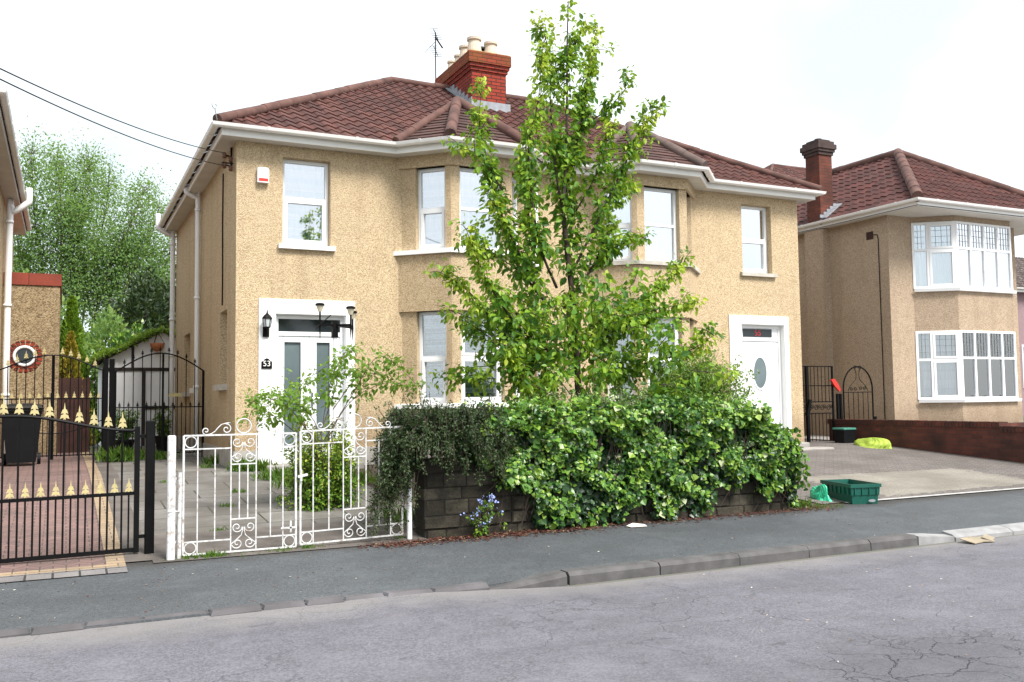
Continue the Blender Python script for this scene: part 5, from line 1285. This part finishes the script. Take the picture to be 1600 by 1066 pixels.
# the pear-like tree behind the stone wall
TY = -4.6
tr = plant('garden_tree', 'slender upright green leaved tree growing behind the ivy covered wall', 'tree', at(905, 690, TY) * np.array([1, 1, 0]) + np.array([0, 0, -.3]))
B = lambda pts, dy=0.0: [np.array(at(x, y, TY)) + np.array([0, dy * i / max(1, len(pts) - 1), 0]) for i, (x, y) in enumerate(pts)]
trunk = B([(905, 720), (904, 640), (902, 570), (895, 470), (886, 395), (880, 325), (884, 255), (886, 170), (886, 80), (888, 2)])
spires = [
 ([(882, 345), (870, 255), (866, 165), (868, 90), (856, 14)], .2, 250, .17), ([(884, 300), (912, 200), (928, 120), (944, 60), (956, 25)], .35, 200, .11),
 ([(905, 215), (930, 150), (958, 70)], .5, 90, .08), ([(912, 195), (938, 178), (957, 150)], -.3, 160, .09), ([(880, 120), (900, 70), (920, 40)], .1, 150, .10),
 ([(870, 450), (842, 395), (822, 320), (812, 240), (822, 170), (824, 90)], -.4, 190, .13), ([(850, 470), (808, 405), (790, 330), (776, 250), (766, 180), (776, 105)], .4, 190, .12),
 ([(786, 300), (760, 245), (733, 225)], .2, 170, .09), ([(846, 420), (838, 350), (842, 270), (850, 200)], .5, 170, .12),
 ([(875, 560), (810, 520), (752, 452), (722, 402), (702, 370)], -.5, 230, .10), ([(870, 590), (800, 530), (745, 455), (704, 421)], .3, 210, .11),
 ([(838, 450), (795, 385), (765, 345), (733, 318)], -.5, 180, .10), ([(832, 440), (800, 400), (764, 378)], .6, 170, .09),
 ([(872, 610), (810, 600), (778, 575), (758, 546)], -.6, 200, .11), ([(860, 630), (815, 615), (790, 600)], -.4, 260, .12), ([(900, 560), (965, 505), (1035, 455), (1090, 404)], .3, 220, .10),
 ([(930, 540), (1000, 490), (1062, 478)], -.4, 240, .13), ([(920, 590), (990, 570), (1040, 552), (1062, 530)], -.7, 220, .13), ([(892, 430), (930, 345), (962, 270), (984, 215), (1006, 180)], -.3, 220, .13),
 ([(945, 330), (975, 300), (1006, 282)], .2, 190, .10), ([(900, 460), (950, 390), (978, 350), (990, 335)], .5, 230, .13), ([(930, 400), (960, 385), (986, 378)], -.4, 180, .10),
 ([(886, 400), (905, 330), (902, 260), (890, 200)], .5, 200, .13), ([(900, 330), (925, 270), (935, 200)], -.3, 210, .12)]
wood = MB(); p = smooth_poly(trunk, 4); wood.tube(p, list(np.linspace(.052, .006, len(p))), 8)
TD[:] = [1.12, 1.2]
LV = [along(trunk[3:], 150, .13, .098, .3, .6)]
for pts, dy, dens, spr in spires:
    b = B(pts, dy); twigs(wood, b, .019 if len(pts) > 3 else .011); LV.append(along(b, dens, spr, .094, .55, .55, .12))
    bp = smooth_poly(b, 5)
    for k in range(2 + len(pts) * 2):      # side twigs
        q = bp[random.randrange(len(bp) // 5, len(bp))]; d = np.array([random.uniform(-1, 1), random.uniform(-1, 1), random.uniform(-.1, 1.0)]); d = d / np.linalg.norm(d) * random.uniform(.10, .26)
        tw = [q, q + d * .5 + np.array([0, 0, .02]), q + d]; twigs(wood, tw, .006, .002, 5); LV.append(along(tw, 90, .07, .085, .3, .5, .2, 0))
for k in range(165):       # dense lower crown
    cx_, cy_ = random.gauss(0, 1), random.gauss(0, 1); x = 890 + 58 * cx_; y = 545 + 46 * cy_
    if y > 625 or x < 770 or x > 1015: continue
    q = np.array(at(x, y, TY)) + np.array([0, random.gauss(0, .42), 0]); d = np.array([cx_ * .25, random.uniform(-.2, .2), random.uniform(-.05, .28)])
    tw = [q, q + d * .5, q + d]; twigs(wood, tw, .007, .002, 5); LV.append(along(tw, 105, .11, .098, .30, .6, 0, .2))
obj('trunk', wood, M['bark_dark'], tr, smooth=True)
TD[:] = [1, 1]
v, f, t = lcat(LV); obj('crown', (v, f), M['leaf_tree'], tr, attr=t)

# ivy over the wall
ISC = .885
def ivy_top(x): x = np.asarray(x); return np.interp(1.4 + (x - 1.4) / ISC, [1.2, 1.5, 1.9, 2.4, 2.9, 3.4, 4.0, 4.6, 5.1, 5.5, 5.8, 6.05, 6.25], [.60, .74, .82, .90, .92, .88, .92, .90, .88, .84, .70, .50, .25]) + .035 * np.sin(x * 9) + .03 * np.sin(x * 21 + 1)
def ivy_bot(x): x = np.asarray(x); return np.interp(1.4 + (x - 1.4) / ISC, [1.2, 1.5, 1.75, 1.9, 2.1, 2.25, 2.6, 3.0, 3.4, 3.55, 3.75, 3.9, 4.3, 4.6, 4.8, 5.0, 5.4, 5.7, 6.1], [.52, .28, .22, .18, .0, -.36, -.40, -.40, -.38, -.10, -.05, -.36, -.38, -.38, -.20, .0, .04, -.1, -.2]) + .09 * np.sin(x * 13) + .06 * np.sin(x * 31 + 1)
iv = plant('ivy', 'thick green and cream ivy cascading over the stone garden wall', 'ivy', (3.6, -5.6, -.4))
def lump(x, z): return np.clip(.5 + .30 * np.sin(x * 5.3 + 1.6 * np.sin(z * 4)) * np.cos(z * 6.1 + x * 1.3) + .22 * np.sin(x * 13.1 + 2 * np.sin(z * 9)) * np.sin(z * 11 + 1), 0, 1)
def rx(n): return 1.42 + 4.25 * rng.random(n)
parts = []
# inner leaves close to the stone, shade put into their darker colour
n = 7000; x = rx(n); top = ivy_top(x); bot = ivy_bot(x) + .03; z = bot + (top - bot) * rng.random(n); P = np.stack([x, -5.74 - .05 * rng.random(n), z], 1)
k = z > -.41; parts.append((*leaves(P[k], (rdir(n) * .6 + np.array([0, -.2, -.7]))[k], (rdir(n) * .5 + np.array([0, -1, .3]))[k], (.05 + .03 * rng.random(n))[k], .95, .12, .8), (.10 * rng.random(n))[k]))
# outer leaves in clumps that stand off the wall
n = 24000; x = rx(n); top = ivy_top(x); bot = ivy_bot(x); z = bot + (top - bot) * rng.random(n) ** .85; L_ = lump(x, z); u_ = np.clip((z + .4) / 1.3, 0, 1)
k = (rng.random(n) < np.clip((L_ - .22) * 2.2, 0, 1) * (.42 + .58 * np.clip(u_ * 1.5, 0, 1))) & (z > -.41); x, z, L_, u_ = x[k], z[k], L_[k], u_[k]; n = len(x)
y = -5.76 - (.03 + .34 * L_ ** 1.2 * (.35 + .65 * u_)) * (.55 + .45 * rng.random(n))
Nf = np.stack([.45 * rng.normal(size=n), -.9 + .45 * rng.normal(size=n), .35 + .7 * u_ + .4 * rng.normal(size=n)], 1); Df = np.stack([.6 * rng.normal(size=n), -.35 + .3 * rng.normal(size=n), -.75 + .45 * rng.normal(size=n)], 1)
yel = np.clip((u_ - .70) * 4, 0, 1) * (.5 + .5 * np.sin(x * 2.6 + 1.2))
kind = rng.random(n); tn = np.where(kind < .34, .05 + .2 * rng.random(n), np.where(kind < .8, .30 + .35 * rng.random(n), .65 + .28 * rng.random(n))); tn = np.clip(tn + .35 * yel * rng.random(n), 0, .94); tn[rng.random(n) < .03] = 1
sz = np.exp(np.log(.040) + .36 * rng.normal(size=n)); sz = np.clip(sz, .020, .085)
parts.append((*leaves(np.stack([x, y, z], 1), Df, Nf, sz, .95, .14, .8), tn))
# crown of the wall
n = 11000; x = rx(n); y = -6.02 + 1.35 * rng.random(n); top = ivy_top(x); L_ = lump(x * 1.3, y * 2)
P = np.stack([x, y, top - .06 + .10 * L_ + .05 * rng.normal(size=n) - .9 * np.maximum(0, np.abs(y + 5.5) - .30) ** 1.25], 1); k = rng.random(n) < .35 + .65 * L_; P = P[k]; n = len(P)
tn = np.clip(.15 + .45 * rng.random(n) + .42 * rng.random(n) * (.5 + .5 * np.sin(P[:, 0] * 2.6 + 1.2)), 0, .95)
parts.append((*leaves(P, rdir(n) + np.array([0, -.5, .05]), rdir(n) * .7 + np.array([0, -.35, 1]), np.clip(np.exp(np.log(.042) + .33 * rng.normal(size=n)), .025, .1), .92, .14, .8), tn))
n = 5200; x = rx(n); top = ivy_top(x); z = .22 + (top - .30) * rng.random(n); P = np.stack([x, -5.62 + .75 * rng.random(n), z], 1)
parts.append((*leaves(P, rdir(n) + np.array([0, -.3, -.6]), rdir(n) + np.array([0, -1, .4]), .06 + .03 * rng.random(n), .95), .2 * rng.random(n)))  # filler leaves inside the ivy, tinted dark to stand in for shade
n = 1700; y = -5.95 + 1.6 * rng.random(n); z = -.15 + .75 * rng.random(n); P = np.stack([5.58 + .16 * rng.random(n) - .3 * np.maximum(0, z - .15), y, z], 1)
parts.append((*leaves(P, rdir(n) + np.array([.3, -.2, -.7]), rdir(n) * .6 + np.array([1, -.2, .4]), .035 + .035 * rng.random(n), .95), .05 + .7 * rng.random(n)))
# shoots that stand up or hang free
st = MB()
for k in range(130):
    x = random.uniform(1.3, 5.6); b = np.array([x, random.uniform(-5.9, -5.0), float(ivy_top(x)) - .06]); e_ = b + np.array([random.gauss(0, .10), random.gauss(-.03, .08), random.uniform(.05, .22)]); tw = [b, (b + e_) / 2 + np.array([.01, 0, .02]), e_]; twigs(st, tw, .003, .0015, 4); parts.append(along(tw, 70, .035, .05, .4, .1, .2, 0, .2))
for xt, zb, z0_ in ((1.62, -.12, .55), (1.78, -.02, .5), (1.95, .0, .5), (2.08, -.2, .4), (3.3, -.2, .3), (3.45, -.3, .2), (4.35, -.32, .3), (4.45, -.05, .3), (4.8, -.02, .3), (5.1, -.22, .3), (5.4, -.3, .3), (1.7, -.30, .3)):
    pts = [(xt + .04 * math.sin(k * 1.7 + xt), -5.80 - .02 * (k % 3), z0_ + (zb - z0_) * k / 5) for k in range(6)]
    st.tube(pts, .004, 4); parts.append(along(pts, 42, .05, .062, .2, .6, 0, 0, .15))
for k in range(70):
    x = random.uniform(1.4, 5.55); zt = float(ivy_top(x)) - .05; pts = [(x, -5.5, zt), (x + random.uniform(-.1, .1), -5.82, zt - .12), (x + random.uniform(-.2, .2), -5.86, zt - .5), (x + random.uniform(-.3, .3), -5.80, max(-.38, zt - random.uniform(.6, 1.2)))]
    twigs(st, pts, .006, .003, 4)
obj('stems', st, M['bark_dark'], iv)
v, f, t = lcat(parts); obj('foliage', (v, f), M['leaf_ivy'], iv, attr=t)

# dark drooping bush at the gate end of the wall
db = plant('drooping_bush', 'dark green brown drooping bush over the gate end of the wall', 'bush', (1.2, -5.5, -.1))
st = MB(); parts = []; c0 = np.array([1.20, -5.62, .62])
TD[:] = [1.35, 1.25]
for k in range(440):
    a = random.uniform(0, 2 * PI); el = random.uniform(-.25, 1.0); R_ = random.uniform(.27, .62); d = np.array([math.cos(a) * 1.05, math.sin(a) * .8, el * .75]); d = d / np.linalg.norm(d)
    s_ = c0 + d * R_ * .25; m = c0 + d * R_ * np.array([1, .85, .8]); e_ = m + np.array([d[0] * .16, d[1] * .12 - .03, -random.uniform(.12, .42)])
    if random.random() < .2: e_ = m + d * .14 + np.array([0, 0, .10])
    if e_[2] < -.05: e_[2] = -.05
    pts = [s_, m, (m + e_) / 2 + d * .05, e_]; twigs(st, pts, .006, .002, 4)
    parts.append(along(pts, 125, .030, .034, .30, .25, .25, 0, -.05))
for k in range(60):
    a = random.uniform(-.6, .5); m = np.array([.74 + random.uniform(-.17, .1), -5.66 + a * .3, random.uniform(.35, .7)]); e_ = m + np.array([-random.uniform(.1, .28), random.uniform(-.1, .1), -random.uniform(.3, .7)]); pts = [c0, (c0 + m) / 2 + np.array([0, 0, .1]), m, e_]; twigs(st, pts, .006, .002, 4); parts.append(along(pts, 110, .030, .034, .35, .25, .4, 0))
obj('stems', st, M['bark_dark'], db); v, f, t = lcat(parts); obj('foliage', (v, f), M['leaf_dark'], db, attr=t)

TD[:] = [1, 1]
# yellow-green evergreen shrub inside the gate
eb = plant('evergreen_shrub', 'yellow and green variegated shrub growing behind the right gate leaf', 'shrub', (.45, -3.7, -.25))
st = MB(); parts = []
for k in range(190):
    a = random.uniform(0, 2 * PI); el = random.uniform(0, 1); d = np.array([math.cos(a) * .52, math.sin(a) * .48, 1.08 * el + .05]); b = np.array([.42, -3.6, -.24]); e_ = b + d * np.array([1, 1, 1]) * random.uniform(.65, 1.0) * np.array([1 - .35 * el, 1 - .35 * el, 1])
    pts = [b, (b + e_) / 2 + np.array([d[0] * .1, d[1] * .1, -.02]), e_]; twigs(st, pts, .006, .002, 4); parts.append(along(pts, 95, .05, .062, .4 * el + .12, .0, .45, 0))
obj('stems', st, M['bark'], eb); v, f, t = lcat(parts); obj('foliage', (v, f), M['leaf_euon'], eb, attr=t)
# arching rose
TD[:] = [1.3, 1.4]
ro = plant('rose_bush', 'tall arching rose bush with light green leaves before the left door', 'rose bush', (.45, -3.9, -.28))
st = MB(); parts = []
for pts, dy in (([(495, 720), (490, 660), (445, 622), (405, 622), (380, 634)], -.2), ([(492, 720), (475, 650), (452, 612), (452, 588)], .3), ([(500, 720), (505, 650), (520, 580), (548, 535)], -.1), ([(505, 700), (540, 640), (580, 608), (630, 598), (662, 622)], .2), ([(505, 690), (545, 620), (580, 560), (610, 575), (640, 610)], -.3), ([(490, 700), (430, 650), (400, 640), (392, 668)], .2), ([(498, 710), (470, 640), (480, 600), (510, 580)], .4), ([(520, 640), (560, 590), (600, 585), (628, 600)], .1), ([(492, 690), (450, 640), (415, 625), (408, 655)], -.4), ([(500, 680), (530, 600), (540, 560), (575, 545)], .35)):
    b = [np.array(at(x, y, -3.9)) + np.array([0, dy * i / 3, 0]) for i, (x, y) in enumerate(pts)]
    twigs(st, b, .006, .002, 5); parts.append(along(b, 75, .10, .062, .25, .25, .35, .1))
    bp = smooth_poly(b, 5)
    for k in range(5):
        q = bp[random.randrange(len(bp) // 3, len(bp))]; d = np.array([random.uniform(-1, 1), random.uniform(-.6, .6), random.uniform(-.2, 1)]) * .16; tw = [q, q + d * .6, q + d]; twigs(st, tw, .004, .002, 4); parts.append(along(tw, 70, .06, .058, .3, .3, .2, 0))
obj('stems', st, M['bark'], ro); v, f, t = lcat(parts); obj('foliage', (v, f), M['leaf_rose'], ro, attr=t)
TD[:] = [1.4, 1.1]
# loose shrub to the right of the tree, and dry sprigs
ls = plant('garden_shrub', 'loose twiggy green shrub between the tree and the right front door', 'shrub', (4.6, -4.4, -.3))
st = MB(); parts = []
for k in range(120):
    x = random.uniform(1020, 1165); ytop = float(np.interp(x, [1020, 1060, 1110, 1140, 1165], [585, 560, 545, 552, 600])); y = ytop + abs(random.gauss(0, 1)) * 30; e_ = np.array(at(x, y, -4.4)) + np.array([0, random.uniform(-.35, .35), 0]); b = np.array([4.75 + random.uniform(-.3, .3), -4.4, .1]); m = (b + e_) / 2 + np.array([random.uniform(-.1, .1), 0, .1])
    pts = [b, m, e_]; twigs(st, pts, .008, .002, 4); parts.append(along(pts, 80, .07, .058, .35, .1, .5, 0))
obj('stems', st, M['bark'], ls); v, f, t = lcat(parts); obj('foliage', (v, f), M['leaf_shrub'], ls, attr=t)
TD[:] = [1, 1]
ds = plant('dry_shrub', 'grey green shrub of dry feathery sprigs at the tree foot', 'shrub', (3.3, -5.1, 0))
st = MB(); parts = []
for k in range(120):
    x = random.gauss(930, 50); y = random.gauss(636, 20); e_ = np.array(at(x, y, -5.5)) + np.array([0, random.uniform(-.35, .3), 0]); b = np.array(at(940 + (x - 930) * .5, 690, -5.1)); pts = [b, (b + e_) / 2 + np.array([.03, -.1, .08]), e_]; twigs(st, pts, .004, .0015, 4); parts.append(along(pts, 150, .04, .026, .4, .0, .4, 0))
obj('stems', st, M['bark_pale'], ds); v, f, t = lcat(parts); obj('foliage', (v, f), M['sprig'], ds, attr=t)
# forget-me-nots
fm_ = plant('forget_me_nots', 'clump of blue forget-me-nots at the foot of the stone wall', 'flowers', (1.35, -5.85, -.39))
st = MB(); parts = []; pet = MB()
for k in range(18):
    b = np.array([1.48 + random.gauss(0, .05), -5.82, -.39]); e_ = b + np.array([random.gauss(0, .13), -random.uniform(0, .12), random.uniform(.12, .40)]); twigs(st, [b, (b + e_) / 2 + np.array([0, -.02, .03]), e_], .003, .0015, 4); parts.append(along([b, e_], 60, .03, .045, .2, .0, 0, .3))
    for q in range(5):
        c = e_ + rng.normal(size=3) * .018; n_ = unit(rng.normal(size=3) + np.array([0, -1, .6])); a_ = unit(np.cross(n_, [0, 0, 1.0])); b_ = np.cross(n_, a_)
        pet.quad(*[c + (a_ * math.cos(t) + b_ * math.sin(t)) * .010 for t in np.linspace(0, 2 * PI, 6)[:5]])
obj('stems', st, M['bark'], fm_); v, f, t = lcat(parts); obj('foliage', (v, f), M['leaf_euon'], fm_, attr=t); obj('petals', pet, M['petal'], fm_, kind='stuff')
# grass and weeds, litter
def tufts(name, spots, label=None):
    P, D, Sz = [], [], []
    for (x, y, r, n, h) in spots:
        for k in range(n):
            px, py = x + random.gauss(0, r), y + random.gauss(0, r * .5); P.append((px, py, (gz(py) if py > -5.7 else pv(py)) - .005)); D.append((random.gauss(0, .5), random.gauss(0, .5), 1)); Sz.append(h * random.uniform(.4, 1.1))
    P, D = np.array(P), np.array(D); v, f = leaves(P, D, rdir(len(P)) + np.array([0, -1, 0]), np.array(Sz), .13, .1, .8, .25); t = rng.random(len(P)); v, f, t = lcat([(v, f, t)])
    return obj(name, (v, f), M['grassblade'], None, kind='stuff', attr=t)
sp_ = [(-1.3, -5.72, .08, 120, .055), (-1.12, -5.74, .06, 130, .07), (-.85, -5.76, .10, 60, .035), (-.5, -5.74, .07, 60, .05), (-.25, -5.72, .05, 60, .06), (.72, -5.62, .06, 50, .05), (5.85, -5.65, .10, 130, .12), (6.1, -5.8, .18, 90, .06), (-1.45, 2.9, .14, 200, .3), (-1.2, 3.2, .12, 130, .24), (-.75, 3.1, .14, 120, .2), (-.1, 1.5, .08, 90, .18), (.12, -.2, .1, 160, .22), (.35, -.25, .1, 130, .2), (-.3, .6, .06, 40, .12), (-.6, -3.2, .05, 40, .07), (-.3, -2.2, .05, 50, .08), (-1.1, -1.0, .04, 40, .06), (.1, -3.0, .08, 60, .1), (.9, -2.0, .3, 400, .25), (.6, -1.2, .25, 300, .2), (1.3, -4.8, .2, 200, .2), (-.9, -4.6, .04, 40, .06)]
tufts('grass_tufts', sp_)
n = 6500; xx = rng.random(n) * 6.0 + .2; off = np.abs(rng.normal(size=n)) * .12; P = np.stack([xx, -5.74 - off, np.array([pv(-5.74 - o) for o in off]) + .004 + .006 * rng.random(n)], 1)
m_ = rng.random(n) < .35 + .65 * (np.abs(xx - 1.6) < 1.2); P = P[m_]; n = len(P)
P2_ = np.stack([-3 + 10 * rng.random(330), -7.45 + 1.7 * rng.random(330), np.zeros(330)], 1); P2_[:, 2] = [pv(y) + .004 for y in P2_[:, 1]]
P3 = np.stack([-2.5 + 9 * rng.random(240), -11 + 3.3 * rng.random(240), np.zeros(240)], 1); P3[:, 2] = np.interp(P3[:, 1], [-11.5, -7.6], [-.5, -.565]) + .004
P4 = np.stack([-1.5 + 2.3 * rng.random(300), -5.72 + .25 * rng.random(300), np.full(300, -.375)], 1)
PA = np.concatenate([P, P2_, P3, P4]); n2 = len(PA); tn = np.concatenate([.85 * rng.random(n), .55 + .45 * rng.random(330), .8 + .2 * rng.random(240), .8 * rng.random(300)])
szs = np.concatenate([.02 + .025 * rng.random(n), .012 + .016 * rng.random(330), .012 + .02 * rng.random(240), .015 + .02 * rng.random(300)])
v, f = leaves(PA, rdir(n2) * np.array([1, 1, .12]), rdir(n2) * .25 + np.array([0, 0, 1]), szs, .6, .1, .5, .05); v, f, t = lcat([(v, f, tn)])
obj('leaf_litter', (v, f), M['debris'], None, kind='stuff', attr=t)

# ================================================================== TREES BEYOND THE LEFT DRIVE
def big_tree(label, base, Yb, stems, dens, spr, size, mat, wood_mat, cat='tree', r0=.10, grow=None, name='broadleaf_tree', group=None):
    t_ = plant(name, label, cat, base, group); wd = MB(); parts = []
    for pts in stems:
        p = smooth_poly(pts, 5); wd.tube(p, list(np.linspace(r0, .012, len(p))), 6)
        nL = int(23 * len(pts))
        for k in range(nL):
            i = random.randrange(len(p) // 4, len(p)); q = p[i]; f_ = i / len(p); L_ = random.uniform(.5, 1.5) * (1.1 - .6 * f_) * spr
            d = np.array([random.gauss(0, .55), random.gauss(0, .55), random.uniform(.2, 1.2)]); d = d / np.linalg.norm(d) * L_
            tw = [q, q + d * .5 + np.array([d[0] * .15, d[1] * .15, 0]), q + d + np.array([0, 0, -.1])]; twigs(wd, tw, .012, .004, 4)
            parts.append(along(tw, dens, .36 * spr + .08, size, .35, .25, .15, 0))
    obj('trunk', wd, M[wood_mat], t_); v, f, t = lcat(parts); obj('crown', (v, f), M[mat], t_, attr=t); return t_
YB = 24
Q = lambda x, y, dy=0: np.array(at(x, y * .93 + 36, YB)) + np.array([0, dy, 0])
def G(x): q = np.array(at(x, 640, YB)); q[2] = 0; return q
stems = []
for bx, pts in ((90, [(70, 450), (55, 330), (50, 225)]), (95, [(95, 430), (95, 320), (90, 215)]), (100, [(115, 430), (130, 310), (140, 205)]), (105, [(140, 430), (165, 320), (175, 225)]), (110, [(160, 440), (200, 350), (225, 275)]), (120, [(190, 460), (230, 380), (250, 305)]), (85, [(50, 470), (30, 380), (15, 290)]), (125, [(205, 500), (250, 430), (268, 370)]), (100, [(120, 470), (110, 400), (115, 330), (118, 270)]), (115, [(165, 480), (185, 420), (205, 370)]), (80, [(40, 480), (10, 440), (-15, 380)]), (125, [(215, 510), (240, 480), (262, 450)])):
    stems.append([G(bx)] + [Q(x, y, random.uniform(-1.5, 1.5)) for x, y in pts])
big_tree('large airy many stemmed green tree rising behind the left extension', G(105), YB, stems, 90, 1.0, .13, 'leaf_willow', 'bark', r0=.045)
def mass(name, label, cat, c, rad, n, size, mat, cone=False, tall=True, seed=0):
    "dense shrub or conifer of many small sprays"
    t_ = plant(name, label, cat, (c[0], c[1], 0)); wd = MB(); wd.tube([(c[0], c[1], -.1), (c[0], c[1], c[2])], [.07, .02], 6)
    d = rdir(n); r = .55 + .45 * rng.random(n) ** .5; lum = 1 + .22 * np.sin(d[:, 0] * 7 + seed) * np.cos(d[:, 2] * 6 + seed) + .12 * np.sin(d[:, 1] * 11)
    P = d * (r * lum)[:, None] * np.array(rad)
    if cone:
        z = rng.random(n) ** 1.3; a = rng.random(n) * 2 * PI; rr = (1 - z) ** .75 * (.75 + .25 * rng.random(n)) * (1 + .18 * np.sin(z * 26 + a * 2)); P = np.stack([np.cos(a) * rr * rad[0], np.sin(a) * rr * rad[1], (2 * z - 1) * rad[2]], 1)
        D = np.stack([np.cos(a) * .6, np.sin(a) * .6, np.ones(n)], 1) + .3 * rng.normal(size=(n, 3))
    else: D = d + .6 * rng.normal(size=(n, 3))
    P = P + np.array(c); k = P[:, 2] > .05; P, D, d = P[k], D[k], d[k]; n = len(P)
    for q in range(26):
        i = rng.integers(n); wd.tube([(c[0], c[1], max(.1, P[i][2] - .4)), P[i]], [.02, .006], 4)
    v, f = leaves(P, D, rdir(n), size * (.6 + .8 * rng.random(n)), .55); v, f, t = lcat([(v, f, rng.random(n))])
    obj('trunk', wd, M['bark_dark'], t_); obj('crown', (v, f), M[mat], t_, attr=t); return t_
q = at(110, 500, 9.6); mass('conifer', 'bright green narrow conifer beside the red topped extension', 'conifer', (q[0] + .04, 9.8, 1.76), (.58, .55, 1.76), 7200, .085, 'leaf_conifer', True)
q = at(108, 560, 8.2); mass('conifer', 'golden conifer below the taller green one, above the red brown fence', 'conifer', (q[0] + .03, 8.3, 1.30), (.46, .44, 1.28), 5600, .07, 'leaf_gold', True)
q = at(165, 530, 15); mass('bush', 'mid green rounded bush behind the left slope of the shed roof', 'bush', (q[0], 15, 1.9), (1.25, 1.1, 1.55), 5200, .15, 'leaf_willow', seed=1)
q = at(232, 500, 18); mass('evergreen_tree', 'dark evergreen tree right behind the shed roof peak', 'tree', (q[0] - .1, 18, 2.6), (1.15, 1.2, 2.6), 6500, .16, 'leaf_ever', seed=2)
q = at(262, 480, 20); mass('evergreen_tree', 'dark evergreen tree half hidden by the white soil pipe', 'tree', (q[0] + .5, 20, 2.9), (1.2, 1.2, 2.9), 5000, .17, 'leaf_ever', seed=4)
q = at(205, 560, 13.8); mass('bush', 'small dark bush between the shed roof and the evergreens', 'bush', (q[0], 14.2, 1.6), (.8, .8, 1.5), 3000, .13, 'leaf_ivy', seed=3)
q = at(45, 480, 18); mass('bush', 'tall green bush behind the red coping of the extension', 'bush', (q[0], 18, 2.4), (1.5, 1.3, 2.4), 5000, .17, 'leaf_willow', seed=5)
# plants in pots behind the side gate
for k, (x, y, r, h, lab) in enumerate(((-1.28, 4.6, .32, .95, 'bushy dark pot plant just behind the left half of the side gate'), (-.45, 6.2, .18, .9, 'pale leaved pot plant standing against the house flank'))):
    pp = plant('pot_plant', lab, 'pot plant', (x, y, 0)); mb = MB(); mb.lathe((x, y, 0), [(.12, 0), (.17, .28), (.19, .28), (.19, .32), (.15, .32)], 14); obj('pot', mb, M['blackplastic'], pp)
    st = MB(); parts = []
    for q in range(46):
        a = random.uniform(0, 2 * PI); e_ = np.array([x + math.cos(a) * r * random.uniform(.3, 1), y + math.sin(a) * r * random.uniform(.3, 1), h * random.uniform(.5, 1)]); pts = [(x, y, .3), ((x + e_[0]) / 2, (y + e_[1]) / 2, e_[2] * .7), e_]; twigs(st, pts, .005, .002, 4); parts.append(along(pts, 60, .05, .075, .3, .2, .3, 0))
    obj('stems', st, M['bark'], pp); v, f, t = lcat(parts); obj('foliage', (v, f), M['leaf_shrub' if k else 'leaf_ivy'], pp, attr=t)
